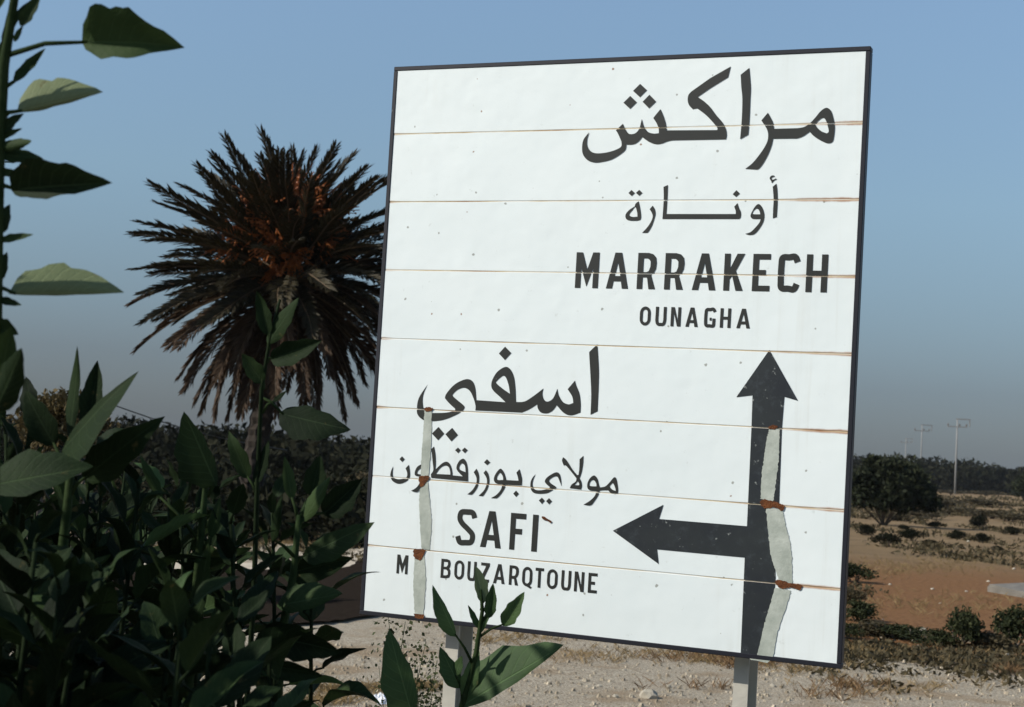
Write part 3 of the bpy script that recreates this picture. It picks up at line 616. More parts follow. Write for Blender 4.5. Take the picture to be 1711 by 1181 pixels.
# slender stalk in front of the palm
pC = plant('slender broad-leaved stalk standing up in front of the palm trunk', None, (at(428, 900, 2.9).x, at(428, 900, 2.9).y, 0))
stem(pC, [(pC.location.x, pC.location.y, 0), at(424, 1000, 2.9), at(430, 800, 2.9), at(437, 650, 2.9), at(452, 560, 2.9), at(468, 500, 2.9)], .006, .0025, 'stem', 'stem_dark')
leaf_px(pC, (466, 690), (584, 718), 2.9, 2.86, 22, 34, .5, -.5, 'leaf_dark', .0, .014, (440, 665, 2.9), 40)
leaf_px(pC, (446, 575), (497, 498), 2.9, 2.88, 14, 16, .6, -.4, 'leaf_dark', .0, .012, (450, 585, 2.9), 41)
leaf_px(pC, (448, 560), (430, 486), 2.9, 2.9, 14, 12, -.5, -.4, 'leaf_dark', .0, .012, (452, 570, 2.9), 42)
leaf_px(pC, (452, 600), (540, 568), 2.9, 2.86, 18, 22, -.5, -.6, 'leaf_dark', .0, .012, (446, 606, 2.9), 43)
leaf_px(pC, (455, 672), (480, 652), 2.9, 2.9, 4, 4, .3, -.3, 'leaf_dark', .0, .01, (438, 690, 2.9), 44)
leaf_px(pC, (440, 640), (404, 590), 2.9, 2.9, 16, 14, -.5, -.4, 'leaf_dark', .0, .012, (440, 650, 2.9), 45)
leaf_px(pC, (425, 810), (450, 735), 2.9, 2.9, 10, 12, .5, -.5, 'leaf_dark', .0, .01, (430, 820, 2.9), 46)
leaf_px(pC, (415, 800), (380, 720), 2.9, 2.9, 16, 14, -.5, -.3, 'leaf_dark', .0, .01, (430, 830, 2.9), 47)
# plant with hooked leaf tip
pD = plant('broad-leaved plant with one pointed dark leaf folded against the sky', None, (at(330, 900, 2.6).x, at(330, 900, 2.6).y, 0))
stem(pD, [(pD.location.x, pD.location.y, 0), at(322, 1050, 2.6), at(335, 900, 2.6), at(345, 800, 2.6)], .010, .005)
leaf_px(pD, (362, 812), (308, 683), 2.6, 2.55, 12, 42, .7, -.6, 'leaf', .02, .01, (346, 830, 2.6), 50)
leaf_px(pD, (352, 900), (368, 830), 2.6, 2.6, 12, 10, .6, -.4, 'leaf', .0, .008, (340, 920, 2.6), 51)
leaf_px(pD, (330, 1010), (352, 900), 2.5, 2.45, 14, 12, .7, -.5, 'leaf', .0, .008, (328, 1030, 2.6), 52)
leaf_px(pD, (315, 1060), (346, 980), 2.5, 2.45, 16, 12, .7, -.4, 'leaf', .0, .01, (324, 1070, 2.6), 53)
leaf_px(pD, (345, 1050), (402, 1020), 2.5, 2.45, 22, 14, .7, -.5, 'leaf', .04, .01, (328, 1060, 2.6), 54)
leaf_px(pD, (270, 835), (232, 760), 2.6, 2.6, 9, 9, .5, .3, 'leaf', .0, .01, (330, 900, 2.6), 55)
# plant reaching towards the sign
pE = plant('broad-leaved plant whose lowest long leaf touches the edge of the white sign', None, (at(490, 900, 2.7).x, at(490, 900, 2.7).y, 0))
stem(pE, [(pE.location.x, pE.location.y, 0), at(470, 1060, 2.7), at(490, 960, 2.7), at(500, 860, 2.7)], .010, .005)
leaf_px(pE, (505, 930), (627, 869), 2.7, 2.66, 16, 28, .3, -.6, 'leaf', .03, .012, (492, 950, 2.7), 60)
leaf_px(pE, (505, 872), (552, 796), 2.7, 2.68, 14, 12, .8, -.4, 'leaf', .0, .008, (498, 890, 2.7), 61)
leaf_px(pE, (488, 835), (476, 762), 2.7, 2.7, 10, 10, .6, -.2, 'leaf', .0, .008, (498, 870, 2.7), 62)
leaf_px(pE, (455, 905), (470, 830), 2.65, 2.6, 9, 9, .7, -.4, 'leaf', .0, .008, (492, 930, 2.7), 63)
leaf_px(pE, (462, 1012), (572, 988), 2.65, 2.6, 26, 16, .7, -.5, 'leaf', .05, .01, (482, 1010, 2.7), 64)
leaf_px(pE, (540, 860), (605, 800), 2.75, 2.75, 22, 26, -.6, -.5, 'leaf_dark', .0, .012, (502, 870, 2.7), 65)
leaf_px(pE, (520, 830), (535, 760), 2.75, 2.75, 18, 18, -.5, -.3, 'leaf_dark', .0, .012, (502, 862, 2.7), 66)
leaf_px(pE, (440, 1060), (575, 1086), 2.5, 2.45, 34, 30, -.7, -.5, 'leaf_dark', .03, .014, (472, 1065, 2.7), 67)
leaf_px(pE, (440, 1110), (545, 1125), 2.5, 2.45, 16, 20, -.7, -.5, 'leaf_dark', .03, .014, (470, 1090, 2.7), 68)
leaf_px(pE, (470, 960), (590, 930), 2.75, 2.75, 24, 26, -.6, -.5, 'leaf_dark', .02, .012, (488, 965, 2.7), 69)
# the rest of the thicket
rq = random.Random(55)
thick = [(50, 2.35, 690, 20), (150, 2.7, 730, 18), (232, 2.5, 790, 20), (300, 2.9, 800, 18), (385, 2.6, 850, 18), (455, 3.0, 820, 16), (520, 3.1, 905, 13),
         (60, 1.95, 880, 18), (170, 2.05, 930, 18), (290, 2.1, 985, 16), (385, 2.25, 1030, 14), (450, 2.4, 1070, 10), (110, 3.1, 760, 16), (210, 3.2, 760, 16), (360, 3.3, 800, 16), (10, 2.9, 700, 16)]
thick += [(rq.uniform(-40, 470), rq.uniform(2.6, 4.2), 0, 18) for i in range(16)]
thick += [(rq.uniform(-60, 380), rq.uniform(1.8, 2.3), 0, 16) for i in range(8)]
for i, (x, d, ty, nl) in enumerate(thick):
    if not ty: ty = (790 + max(0, x-250)*.35 if d > 2.5 else 930+max(0, x-150)*.4) + rq.uniform(0, 60)
    T = at(x, ty+25, d); Bp = at(x-10+(i*37 % 20), 1100, d)
    lab = 'dark leafy plant in the outer row of the thicket, over the gravel' if d < 2.55 else 'dark leafy plant in the inner row of the thicket, nearest the road'
    wild_plant(lab, gA if d < 2.55 else gA+', inner row', (Bp.x, Bp.y, 0), T, .60, nl+(10 if d < 2.55 else 16), .155 if d < 2.55 else .125, .11, 100+i)
for i in range(11):      # unseen plants added left of the frame to shade the thicket
    x, y, h = -1.05-.17*(i % 6), 1.2+.42*(i//2) % 2.4, 2.0+.06*(i*5 % 7)
    wild_plant('tall dark leafy plant added out of view to shade the thicket, left of the stalk with sideways leaves', gA+', added beyond the stalk for shade', (x, y, 0), (x+.05, y, h), .5, 44, .22, .17, 200+i)
# plant at the foot of the sign
dF = 3.35
pF = plant('young broad-leaved plant growing up in front of the left sign post', None, (at(765, 1100, dF).x, at(765, 1100, dF).y, 0))
stem(pF, [(pF.location.x, pF.location.y, 0), at(766, 1300, dF), at(772, 1180, dF), at(796, 1090, dF), at(806, 1020, dF), at(803, 985, dF)], .010, .003)
leaf_px(pF, (690, 1200), (650, 1046), dF-.05, dF-.08, 18, 34, .6, -.7, 'leaf_fresh', .06, .01, (766, 1240, dF), 70)
leaf_px(pF, (768, 1182), (942, 1072), dF, dF-.05, 44, 12, .75, -.7, 'leaf_fresh', .05, .012, (768, 1200, dF), 71)
leaf_px(pF, (770, 1150), (735, 1080), dF, dF, 10, 18, .6, -.6, 'leaf_fresh', .0, .012, (772, 1170, dF), 72)
leaf_px(pF, (762, 1064), (723, 976), dF-.03, dF-.05, 6, 17, .8, -.5, 'leaf_fresh', .04, .008, (790, 1110, dF), 73)
leaf_px(pF, (808, 1008), (795, 945), dF, dF, 13, 9, .8, -.3, 'leaf_pale', .0, .008, (804, 1020, dF), 74)
leaf_px(pF, (817, 1033), (824, 974), dF, dF, 10, 10, -.6, -.5, 'leaf_fresh', .0, .012, (804, 1040, dF), 75)
leaf_px(pF, (840, 1046), (876, 990), dF, dF-.02, 14, 13, -.2, -.6, 'leaf_fresh', .0, .012, (800, 1065, dF), 76)
leaf_px(pF, (775, 1165), (800, 1085), dF, dF, 14, 14, -.5, -.4, 'leaf_fresh', .0, .012, (772, 1180, dF), 77)
leaf_px(pF, (760, 1130), (772, 1095), dF, dF, 9, 8, .4, -.4, 'leaf_fresh', .0, .012, (775, 1160, dF), 78)
leaf_px(pF, (800, 1060), (822, 1010), dF, dF, 5, 5, .4, -.4, 'leaf_fresh', .0, .01, None, 79)
leaf_px(pF, (800, 1050), (782, 1010), dF, dF, 5, 5, .4, -.4, 'leaf_fresh', .0, .01, None, 80)
# wiry weed behind it
g0 = at(715, 1130, 4.7); wd_ = empty('wiry_weed', (g0.x, g0.y, 0)); tag(wd_, 'thin wiry weed with tiny leaves beside the left sign post', 'weed')
rn = random.Random(11); SV, SF, LV, LF = [], [], [], []
for k in range(16):
    a = rn.uniform(0, 6.28); top = Vector((math.cos(a)*rn.uniform(.02, .16), math.sin(a)*.12, rn.uniform(.75, 1.06)))
    pts = [Vector((0, 0, 0)).lerp(top, t/7) + Vector((rn.uniform(-.015, .015), rn.uniform(-.015, .015), 0)) for t in range(8)]
    v, f = tube(pts, [.003-.0003*i for i in range(8)], 4); n = len(SV); SV += v; SF += [tuple(i+n for i in q) for q in f]
    for j in range(130):
        q = pts[rn.randint(3, 7)] + Vector((rn.gauss(0, .022), rn.gauss(0, .022), rn.gauss(0, .05)))
        d = Vector((rn.gauss(0, 1), rn.gauss(0, 1), rn.gauss(.4, 1))).normalized()*rn.uniform(.009, .019); s = d.cross(Vector((rn.gauss(0, 1), rn.gauss(0, 1), rn.gauss(0, 1)))).normalized()*d.length*.35
        n = len(LV); LV += [q, q+d*.5+s, q+d, q+d*.5-s]; LF.append((n, n+1, n+2, n+3))
obj('stem', mesh('stem', SV, SF, M['stem'], True), wd_); tag(obj('foliage', mesh('foliage', LV, LF, M['leaf_weed']), wd_), kind='stuff')

# ------------------------------------------------------------ palm
DP = 29.0
base = at(412, 860, DP); crown = at(482, 458, DP); base.z = gz(base.x, base.y)-.05
palm = empty('palm_tree', base); tag(palm, 'palm tree with a round crown of dark spiky fronds and orange date stalks', 'palm')
cl = crown-base; H_ = cl.length
V, F = [], []; nseg, ns = 46, 18
for i in range(nseg+1):
    t = i/nseg; c = Vector((cl.x*min(1, t*1.03)**1.25, cl.y*min(1, t*1.03), (cl.z+.30)*t)); r = .185 + .06*(1-t)**3 + .20*max(0, math.sin(math.pi*max(0, t-.8)/.2))**.7*(t < .9) + (.20 if t >= .9 else 0)*max(.05, (1-t)/.1)
    r *= 1 + (.11 if i % 2 else -.05)
    for k in range(ns):
        a = 2*math.pi*(k+.5*(i//2 % 2))/ns; rr = r*(1+(.06 if k % 2 else -.04)+mn.noise(Vector((k*1.7, i*.9, 0)))*.05)
        V.append(c+Vector((math.cos(a)*rr, math.sin(a)*rr, 0)))
for i in range(nseg):
    for k in range(ns): F.append((i*ns+k, i*ns+(k+1) % ns, (i+1)*ns+(k+1) % ns, (i+1)*ns+k))
obj('trunk', mesh('trunk', V, F, M['bark']), palm)
def frond_mesh(L, droop, seed, mat):
    rn = random.Random(seed); n = 12; pts = []
    for i in range(n+1):
        t = i/n; pts.append(Vector((L*t*(1-.10*droop*t*t), mn.noise(Vector((t*2, seed, 0)))*.10*t, .10*L*t*(1-t)*2 - droop*L*.32*t**2.4)))
    v, f = tube(pts, [.026*(1-t/n)+.005 for t in range(n+1)], 4); mi = [0]*len(f)
    NL = 74
    for j in range(NL):
        t = .16+.84*j/(NL-1); i = min(int(t*n), n-1); ft = t*n-i; q = pts[i].lerp(pts[i+1], ft); d = (pts[i+1]-pts[i]).normalized()
        side0 = Vector((-d.y, d.x, 0)).normalized(); up = d.cross(side0); up = up if up.z > 0 else -up
        LL = (.15+.31*math.sin(math.pi*min(1, .12+t*.80)))*L/2.9*rn.uniform(.85, 1.1)
        for sd in (-1, 1):
            a = R(38+rn.uniform(-12, 12))*(1-.35*t); el = rn.uniform(.05, .75)
            dd = d*math.cos(a) + (side0*sd*math.cos(el)+up*math.sin(el))*math.sin(a)
            e = q+dd*LL-Vector((0, 0, LL*rn.uniform(.0, .22))); m_ = q+dd*LL*.5
            wv = d.cross(dd).cross(dd).normalized()*.024*rn.uniform(.8, 1.3)
            k = len(v); v += [q, m_+wv, e, m_-wv]; f.append((k, k+1, k+2, k+3)); mi.append(1)
    me = mesh('frond', v, f, M['rachis']); me.materials.append(mat); me.polygons.foreach_set('material_index', mi); return me
FM = [frond_mesh(2.76, -.04+.07*k, k, M['frond']) for k in range(4)]; FD = [frond_mesh(2.8, .02+.12*k, 10+k, M['frond_dry']) for k in range(3)]
rn = random.Random(8); NF = 190
for i in range(NF):
    zf = 1-2*(i+.5)/NF*.97; az = i*2.39996+rn.uniform(-.25, .25); el = math.asin(max(-1, min(1, zf)))+rn.uniform(-.1, .1)
    el = max(-1.30, min(1.5, el))
    if el < -1.1 and rn.random() < .3: continue
    dry = el < -.32 + rn.uniform(-.25, .2)
    o = obj('frond', rn.choice(FD if dry else FM), palm)
    out = Vector((math.cos(az)*math.cos(el), math.sin(az)*math.cos(el), math.sin(el)))
    o.location = cl + out*.20 + Vector((0, 0, -.04-.05*(el < 0)))
    s_ = rn.uniform(.84, 1.06)*(1-.12*max(0, math.sin(el)))
    o.scale = (s_, s_*.95, s_)
    o.rotation_euler = (Matrix.Rotation(az, 3, 'Z') @ Matrix.Rotation(-el, 3, 'Y') @ Matrix.Rotation(rn.uniform(-.6, .6), 3, 'X')).to_euler()
def cluster_mesh(seed):
    rn = random.Random(seed); V, F = tube([(0, 0, 0), (.5, 0, .16), (.95, 0, .20)], [.022, .018, .014], 5)
    for k in range(46):
        p0 = Vector((.78+rn.uniform(0, .17), 0, .19)); d = Vector((rn.uniform(.1, .55), rn.gauss(0, .17), rn.uniform(-.42, .12)))
        v, f = tube([p0, p0+d*.5+Vector((0, 0, .05)), p0+d], [.009, .010, .006], 3); n = len(V); V += v; F += [tuple(i+n for i in q) for q in f]
        for j in range(3):
            c = p0+d*rn.uniform(.45, 1); s = .016; n = len(V)
            V += [c+Vector(e)*s for e in ((1, 0, 0), (-1, 0, 0), (0, 1, 0), (0, -1, 0), (0, 0, 1.3), (0, 0, -1.3))]
            F += [tuple(n+i for i in q) for q in ((0, 2, 4), (2, 1, 4), (1, 3, 4), (3, 0, 4), (2, 0, 5), (1, 2, 5), (3, 1, 5), (0, 3, 5))]
    return mesh('date_stalk', V, F, M['fruit'])
CM = [cluster_mesh(s) for s in (1, 2, 3)]
for k, (az, el, s) in enumerate(((-100, 12, 1.0), (-78, 2, .9), (-60, 40, 1.2), (-120, 52, 1.25), (-140, 38, 1.1), (-85, 62, 1.3), (-45, 20, 1.0), (-70, 50, 1.25), (-95, -12, .8), (-155, 15, 1.0), (-30, 50, 1.2), (-110, 30, 1.1), (40, 40, 1.2), (110, 30, 1.2))):
    o = obj('date_stalk', CM[k % 3], palm, cl+Vector((0, 0, -.02))); o.scale = (s*1.12, s*1.5, s*1.3)
    o.rotation_euler = (Matrix.Rotation(R(az), 3, 'Z') @ Matrix.Rotation(-R(el), 3, 'Y')).to_euler()

# ------------------------------------------------------------ trees and shrubs
def foliage(blobs, n, size, seed, flat=.75):
    """leaf-sized faces spread through lumpy volumes"""
    rn = random.Random(seed); V, F = [], []; tot = sum(b[3]**2 for b in blobs)
    for (bx, by, bz, r) in blobs:
        for i in range(int(n*r*r/tot)):
            d = Vector((rn.gauss(0, 1), rn.gauss(0, 1), rn.gauss(0, 1))).normalized(); rr = r*(rn.random()**.45)*(1+.25*mn.noise(d*2.3+Vector((bx, by, bz))))
            c = Vector((bx, by, bz))+Vector((d.x*rr, d.y*rr, d.z*rr*flat))
            if c.z < .02: c.z = rn.uniform(.02, .1)
            a = (d*.6+Vector((rn.gauss(0, 1), rn.gauss(0, 1), rn.gauss(0, 1)))).normalized(); s = size*rn.uniform(.6, 1.4)
            b = a.cross(Vector((rn.gauss(0, 1), rn.gauss(0, 1), rn.gauss(0, 1)))).normalized()
            k = len(V); V += [c-a*s, c+b*s*.45, c+a*s, c-b*s*.45]; F.append((k, k+1, k+2, k+3))
    return V, F
def branchy(root, tips, r, seed):
    rn = random.Random(seed); parts = []
    for t in tips:
        t = Vector(t); mid = root.lerp(t, .5)+Vector((rn.uniform(-.1, .1), rn.uniform(-.1, .1), -.06*t.length))*t.length*.6
        parts.append(tube([root, mid, t], [r, r*.65, r*.25], 5))
    return join(*parts)
def tree(label, loc, blobs, n, size, mat, seed, tr_=.09, group=None, name='tree', cat='tree'):
    o = empty(name, loc); tag(o, label, cat, group)
    tips = [Vector(b[:3])*.92 for b in blobs[:7]]
    v, f = branchy(Vector((0, 0, -.05)), tips, tr_, seed); obj('trunk', mesh('trunk', v, f, M['wood'], True), o)
    obj('crown', mesh('crown', *foliage(blobs, n, size, seed), M[mat]), o); return o
def lumps(wd, ht, n, seed, z0=.0):
    rn = random.Random(seed); r = []
    for i in range(n):
        a = rn.uniform(0, 6.28); q = rn.random()**.5; rad = rn.uniform(.16, .26)*wd
        x, y = math.cos(a)*q*(wd/2-rad), math.sin(a)*q*(wd/2-rad); top = ht*(1-.35*q*q)
        r.append((x, y, max(z0+rad*.6, top-rad*.8-rn.uniform(0, .3)*ht*.5), rad))
    return r
g = on_ground(1462, 873)
bl = [(-.55, 0, 1.35, .62), (.15, .1, 1.65, .60), (.75, 0, 1.35, .62), (1.3, .2, 1.05, .45), (-1.15, .2, 1.2, .5), (.3, -.4, 1.1, .6), (-.3, .4, 1.85, .38), (.95, .5, 1.6, .4), (1.0, -.3, .85, .48), (-.8, -.3, .85, .48), (.5, -.5, .7, .42), (-.2, -.5, .75, .45), (1.5, -.1, .75, .38)]
bt_ = tree('dark wide-crowned tree on forked stems just right of the sign', (g.x+.3, g.y, gz(g.x, g.y)), bl, 8500, .085, 'tree', 3, .036); bt_.scale = (1.08, 1.1, 1.16)
g = on_ground(1512, 846)
tree('dull green rounded tree behind the dark wide-crowned tree', (g.x+.5, g.y+4, gz(g.x, g.y)), lumps(5.6, 3.5, 16, 7, .3), 5200, .13, 'green', 7, .07)
g = on_ground(1712, 842)
tree('dark round tree at the end of the far pale track', (g.x+.3, g.y, gz(g.x, g.y)), lumps(4.2, 3.1, 13, 9, .15), 4000, .12, 'tree', 9, .09)
g = at(105, 690, 15); tree('brown tinged bushy tree behind the thicket of broad leaves', (g.x, g.y, 0), [(b[0], b[1], b[2]*1.0+.75, b[3]) for b in lumps(1.25, 1.45, 13, 12, .2)], 4200, .035, 'browntree', 12, .05)
# bushes dotted over the bare ground right of the sign: one shape of each kind, copied
BV = [[mesh('crown', *foliage(lumps(1.0, .62, 11, 40+k, .02), 1700, .034, 60+k), M[mt]) for k in range(3)] for mt in ('scrub', 'bushm', 'green')]
SMESH = mesh('stem', *branchy(Vector((0, 0, -.05)), [(.22, .1, .3), (-.2, .15, .35), (0, -.22, .3), (.1, .05, .42)], .02, 4), M['wood'], True)
rn = random.Random(21)
def bush(px, pyb, wpx, hpx, kind, label, group=None):
    g = on_ground(px, pyb); d = (g-EYE).dot(CF); w_ = 1.28*wpx*d/FPX; h = 1.15*hpx*d/FPX
    o = empty('bush', (g.x, g.y+w_*.3, gz(g.x, g.y)-.02)); tag(o, label, 'bush', group)
    o.scale = (w_, w_, h/.62); o.rotation_euler = (0, 0, rn.uniform(0, 6.28))
    obj('crown', BV[kind][rn.randint(0, 2)], o); obj('stem', SMESH, o); return o
G1 = 'bushes on the bare red ground'
for a in ((1447, 893, 36, 19), (1485, 913, 48, 27), (1530, 903, 44, 23), (1556, 910, 26, 12), (1605, 899, 38, 16), (1642, 905, 32, 17), (1642, 881, 36, 27), (1692, 890, 34, 15), (1570, 880, 30, 14), (1510, 884, 24, 12), (1590, 928, 20, 8), (1668, 918, 24, 9)):
    bush(*a, 0, 'dark rounded bush standing alone on the bare red ground', G1)
G2 = 'low scrub at the edge of the red ground'
for a in ((1435, 975, 60, 50), (1425, 1010, 46, 40), (1440, 1040, 60, 50), (1480, 1066, 80, 38), (1530, 1074, 90, 40), (1575, 1082, 60, 40), (1612, 1086, 60, 74), (1655, 1088, 80, 46), (1705, 1088, 70, 72), (1420, 1070, 50, 46)):
    bush(a[0], a[1], a[2]*1.25, a[3]*(.75 if a[0] not in (1612, 1705) else 1), 2 if a[2] not in (80, 46) else 1, 'low green shrub between the pale gravel and the red earth', G2)
G3 = 'scrub clumps below the far track'
for a in ((1510, 866, 90, 15), (1560, 862, 100, 16), (1610, 856, 110, 15), (1665, 862, 90, 17), (1540, 846, 90, 16), (1590, 842, 90, 13), (1640, 842, 100, 14), (1695, 866, 80, 16), (1600, 826, 70, 8), (1660, 830, 80, 10)):
    bush(*a, 1, 'low brownish scrub clump below the far pale track', G3)
G4 = 'clumps beyond the road'
for a in ((640, 880, 130, 70), (560, 880, 120, 60), (470, 872, 110, 60), (300, 868, 130, 70), (200, 880, 120, 80), (600, 850, 110, 60), (390, 870, 110, 50), (100, 885, 130, 90)):
    bush(*a, 1, 'dusty brown scrub clump beyond the dark road', G4)
def wood(name, cells, size, mat, seed, lab):
    V, F = join(*[foliage([(x, y, z, r)], n, size*s, seed+i, fl) for i, (x, y, z, r, n, s, fl) in enumerate(cells)])
    o = obj(name, mesh(name, V, F, M[mat])); tag(o, lab, kind='stuff')
rn = random.Random(31); cells = []
for i in range(300):                                                # nearer dark clumps beyond the road
    y = 25+28*rn.random(); x = rn.uniform(-.42, -.085)*y; r = rn.uniform(.5, 1.0)
    cells.append((x, y, gz(x, y)+r*.25+rn.uniform(.0, .25), r, 190, .55, .7))
for i in range(300):                                                # left: dark maquis running back to the sky line
    y = 50+90*rn.random()**1.3; x = rn.uniform(-.40, .02)*y; r = rn.uniform(1.0, 1.9)
    cells.append((x, y, gz(x, y)+r*.35+rn.uniform(.0, .55)+.004*(y-50), r, 260, 1, .75))
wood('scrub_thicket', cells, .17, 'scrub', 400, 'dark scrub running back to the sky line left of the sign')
cells = []
for i in range(210):                                                # right: far belt of trees
    y = 235+90*rn.random(); x = rn.uniform(.16, .40)*y; r = rn.uniform(1.6, 3.2)
    cells.append((x, y, gz(x, y)+r*.5+rn.uniform(0, 2.4), r, 300, 1.5, .9))
for i in range(120):
    y = rn.uniform(120, 200); x = rn.uniform(-.06, .235)*y; r = rn.uniform(1.1, 2.1)
    cells.append((x, y, gz(x, y)+r*.5+rn.uniform(0, .8), r, 220, .9, .85))
for i in range(260):                                                # and on round to the left, beyond the scrub
    y = 200+150*rn.random(); x = rn.uniform(-.6, .16)*y; r = rn.uniform(1.6, 3.0)
    cells.append((x, y, gz(x, y)+r*.5+rn.uniform(0, .6), r, 130, 1.6, .85))
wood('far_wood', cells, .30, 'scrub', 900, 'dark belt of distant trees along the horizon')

# ------------------------------------------------------------ poles, wire, slab, stones, litter
def pole(px, ytop, D, label):
    T = at(px, ytop, D); z0 = gz(T.x, T.y); h = T.z-z0; o = empty('utility_pole', (T.x, T.y, z0)); tag(o, label, 'utility pole', 'utility poles on the horizon')
    obj('mast', mesh('mast', *tube([(0, 0, -.3), (0, 0, h*.5), (0, 0, h)], [.14, .11, .08], 8), M['pole'], True), o)
    obj('crossarm', mesh('crossarm', *box(.0, 0, h-1.1, 2.6, .13, .13), M['pole']), o)
    obj('crossarm', mesh('crossarm', *box(.75, 0, h-.08, 1.9, .14, .14), M['pole']), o)
    obj('bracket', mesh('bracket', *box(1.62, 0, h-.62, .12, .12, .9), M['pole']), o)
    for x in (-1.2, 1.2, .3):
        obj('insulator', mesh('insulator', *tube([(x, 0, h-1.02), (x, 0, h-.82), (x, 0, h-.7)], [.07, .1, .04], 6), M['wood']), o)
pole(1600, 699, 205, 'nearest pole with a square bracket at its top above the tree belt')
pole(1541, 709, 265, 'faint pole between the nearest pole and the faintest one')
pole(1514, 732, 390, 'faintest thin pole just right of the sign')
# stay wire running down from a pole hidden by the thicket
pt = at(145, 662, 26); o = empty('wooden_pole', (pt.x, pt.y, 0)); tag(o, 'wooden pole hidden behind the leafy thicket, holding a stay wire', 'pole')
obj('mast', mesh('mast', *tube([(0, 0, -.3), (0, 0, pt.z)], [.11, .08], 8), M['wood'], True), o)
p0, p1 = at(145, 660, 26), at(480, 752, 31); n = 14
pts = [p0.lerp(p1, i/n)-Vector((0, 0, .12*math.sin(math.pi*i/n))) for i in range(n+1)]
wo = obj('cable', mesh('cable', *tube([q-p0 for q in pts], [.011]*(n+1), 5), M['wire'], True), None, p0)
tag(wo, 'thin dark cable sloping down across the sky below the palm', 'cable')
g = on_ground(1664, 998)
v, f = box(0, 0, 0, 1.7, 1.1, .16); sm = mesh('concrete_slab', v, f, M['concrete']); bevel(sm, .03, 2)
o = obj('concrete_slab', sm, None, (g.x+1.15, g.y+.75, .06)); o.rotation_euler = (.05, -.06, .35); tag(o, 'pale concrete slab lying tilted on the red earth', 'slab')
def rock(seed, flat=.7):
    rn = random.Random(seed); bm = bmesh.new(); bmesh.ops.create_icosphere(bm, subdivisions=2, radius=1)
    for v in bm.verts:
        q = v.co.normalized(); v.co = Vector((q.x*1.2, q.y, q.z*flat))*(1+.35*mn.noise(q*1.4+Vector((seed*3.1, 0, 0)))+.12*mn.noise(q*4+Vector((0, seed, 0))))
    me = bpy.data.meshes.new('stone'); bm.to_mesh(me); bm.free(); me.materials.append(M['stone']); return me
RK = [rock(k) for k in range(4)]; rn = random.Random(77)
def stone(px, py, wpx, label, group=None):
    g = on_ground(px, py); d = (g-EYE).dot(CF); r = wpx*d/FPX/2.3
    o = obj('stone', RK[rn.randint(0, 3)], None, (g.x, g.y, r*.30)); o.scale = (r, r, r); o.rotation_euler = (rn.uniform(-.2, .2), rn.uniform(-.2, .2), rn.uniform(0, 6.28)); tag(o, label, 'stone', group)
stone(1084, 1166, 34, 'largest pale stone on the gravel between the two sign posts')
for i in range(24):
    stone(rn.uniform(570, 1711), rn.uniform(1050, 1181), rn.uniform(6, 14), 'small pale stone lying on the gravel', 'small stones on the gravel')
for i in range(9):
    stone(rn.uniform(1430, 1711), rn.uniform(895, 1040), rn.uniform(4, 7), 'small pale stone on the red earth', 'small stones on the red earth')
g = on_ground(637, 1176); rn = random.Random(3); bm = bmesh.new(); bmesh.ops.create_grid(bm, x_segments=6, y_segments=6, size=.055)
for v in bm.verts: v.co.z = abs(mn.noise(v.co*28))*.05+.012; v.co.x *= .8+.3*mn.noise(v.co*11)
me = bpy.data.meshes.new('litter'); bm.to_mesh(me); bm.free(); me.materials.append(M['litter'])
o = obj('litter', me, None, (g.x, g.y, .005)); o.rotation_euler = (R(25), 0, .4); tag(o, 'crumpled scrap of white paper on the gravel', 'litter')
# gravel and dry grass: nobody could count them
rn = random.Random(13); V, F = [], []
for i in range(9000):
    y = 8.2+8*rn.random()**1.4; x = rn.uniform(-.2, .42)*y; s = .005+.017*rn.random()**4
    if x < -1.0 and y > 12.6: continue
    c = Vector((x, y, gz(x, y)+s*.2)); h = rn.uniform(.5, .9); a = rn.uniform(0, 6.28); k = len(V)
    for j in range(5):
        t = a+j*1.2566; e = s*rn.uniform(.75, 1.2); V.append(c+Vector((math.cos(t)*e, math.sin(t)*e, -.3*s)))
    for j in range(5):
        t = a+j*1.2566+.3; e = s*rn.uniform(.45, .75); V.append(c+Vector((math.cos(t)*e, math.sin(t)*e, h*s)))
    for j in range(5): F.append((k+j, k+(j+1) % 5, k+5+(j+1) % 5, k+5+j))
    F.append(tuple(k+5+j for j in range(5)))
tag(obj('gravel', mesh('gravel', V, F, M['peb'])), 'loose gravel and pebbles', kind='stuff')
def tufts(name, spots, mat, seed, lab, hh=.10):
    rn = random.Random(seed); V, F = [], []
    for (px, py, wx, n) in spots:
        for i in range(n):
            g = on_ground(px+rn.gauss(0, wx), py+rn.gauss(0, wx*.10)); c = Vector((g.x, g.y, gz(g.x, g.y)))
            for b in range(7):
                d = Vector((rn.gauss(0, .5), rn.gauss(0, .5), 1)).normalized(); L = hh*rn.uniform(.4, 1.2); s = Vector((rn.gauss(0, 1), rn.gauss(0, 1), 0)).normalized()*.0022
                k = len(V); q = c+Vector((rn.gauss(0, .02), rn.gauss(0, .02), 0)); V += [q-s, q+s, q+d*L*.6+s*.7+Vector((d.x, d.y, 0))*.02, q+d*L+Vector((d.x, d.y, 0))*.06]; F.append((k, k+1, k+2, k+3))
    tag(obj(name, mesh(name, V, F, M[mat])), lab, kind='stuff')
tufts('dry_grass', [(590, 1155, 40, 90), (540, 1175, 40, 60), (1120, 1092, 60, 70), (1215, 1103, 40, 60), (980, 1100, 60, 40), (860, 1070, 50, 60), (700, 1150, 40, 80), (1450, 1088, 40, 90), (1600, 1100, 80, 60), (1500, 1150, 90, 50), (1350, 1120, 60, 50)], 'dry', 5, 'sparse dry straw-coloured grass', .065)
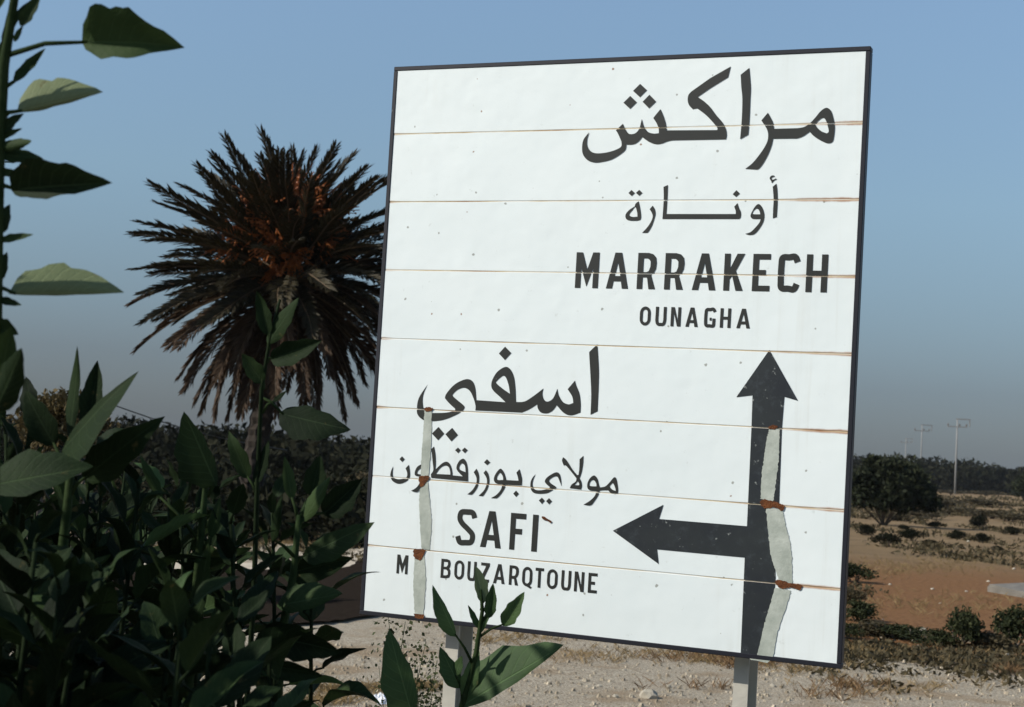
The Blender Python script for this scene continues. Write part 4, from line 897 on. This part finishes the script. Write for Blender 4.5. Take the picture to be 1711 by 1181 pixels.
tufts('dead_weeds', [(1425, 1150, 30, 26), (1400, 1165, 30, 16), (1240, 1110, 30, 40), (1690, 1125, 14, 20), (1130, 1150, 40, 10), (1160, 1100, 40, 30)], 'rustweed', 6, 'rusty brown dead weeds on the gravel', .10)
tufts('far_grass', [(600, 905, 60, 260), (500, 905, 60, 200), (250, 915, 80, 200), (1560, 1010, 120, 160), (1620, 940, 90, 160), (1500, 950, 70, 160)], 'dry', 7, 'thin dry grass farther off', .09)
rn = random.Random(99); V, F = [], []
def low(x, y, r, n, sz):
    for i in range(n):
        a, q = rn.uniform(0, 6.28), r*rn.random()**.6; c = Vector((x+math.cos(a)*q, y+math.sin(a)*q*1.6, 0)); c.z = gz(c.x, c.y)+rn.uniform(.0, sz*2.2)*(1-q/r*.7)
        d = Vector((rn.gauss(0, 1), rn.gauss(0, 1), rn.gauss(.5, 1))).normalized()*sz*rn.uniform(.5, 1.3); t = d.cross(Vector((rn.gauss(0, 1), rn.gauss(0, 1), rn.gauss(0, 1)))).normalized()*d.length*.4
        k = len(V); V.extend([c-d, c+t, c+d, c-t]); F.append((k, k+1, k+2, k+3))
for i in range(2600):
    y = 14+150*rn.random()**2.0; x = rn.uniform(.16, .37)*y
    if mn.noise(Vector((x*.22, y*.10, 5)))+.35*mn.noise(Vector((x*1.1, y*.5, 2))) < (.20 if y < 27 else .16 if y < 62 else -.1): continue
    low(x, y, rn.uniform(.10, .34)*(1+y/70), 16, .03+.0011*y)
for i in range(260):
    y = rn.gauss(13.9, .7); x = rn.uniform(.20, .36)*y; low(x, y, rn.uniform(.08, .25), 18, .035)
for i in range(500):
    y = 21+12*rn.random(); x = rn.uniform(-.4, -.05)*y; low(x, y, rn.uniform(.1, .3), 14, .05)
tag(obj('ground_scrub', mesh('ground_scrub', V, F, M['bushm'])), 'sparse low brown scrub over the dry ground', kind='stuff')

# ------------------------------------------------------------ dusty air
hz = obj('haze', None)if False else None
me = mesh('haze', *box(0, 0, 5, 4600, 4600, 13.2), M['wire']); me.materials.clear()
mt = bpy.data.materials.new('dusty air'); mt.use_nodes = True; n = mt.node_tree.nodes; n.remove(n['Principled BSDF'])
pv_ = n.new('ShaderNodeVolumePrincipled'); pv_.inputs['Density'].default_value = .00010; pv_.inputs['Color'].default_value = (.80, .86, .92, 1); pv_.inputs['Anisotropy'].default_value = .0
mt.node_tree.links.new(pv_.outputs[0], n['Material Output'].inputs['Volume']); me.materials.append(mt)
tag(obj('haze', me), 'thin dusty haze', kind='stuff')
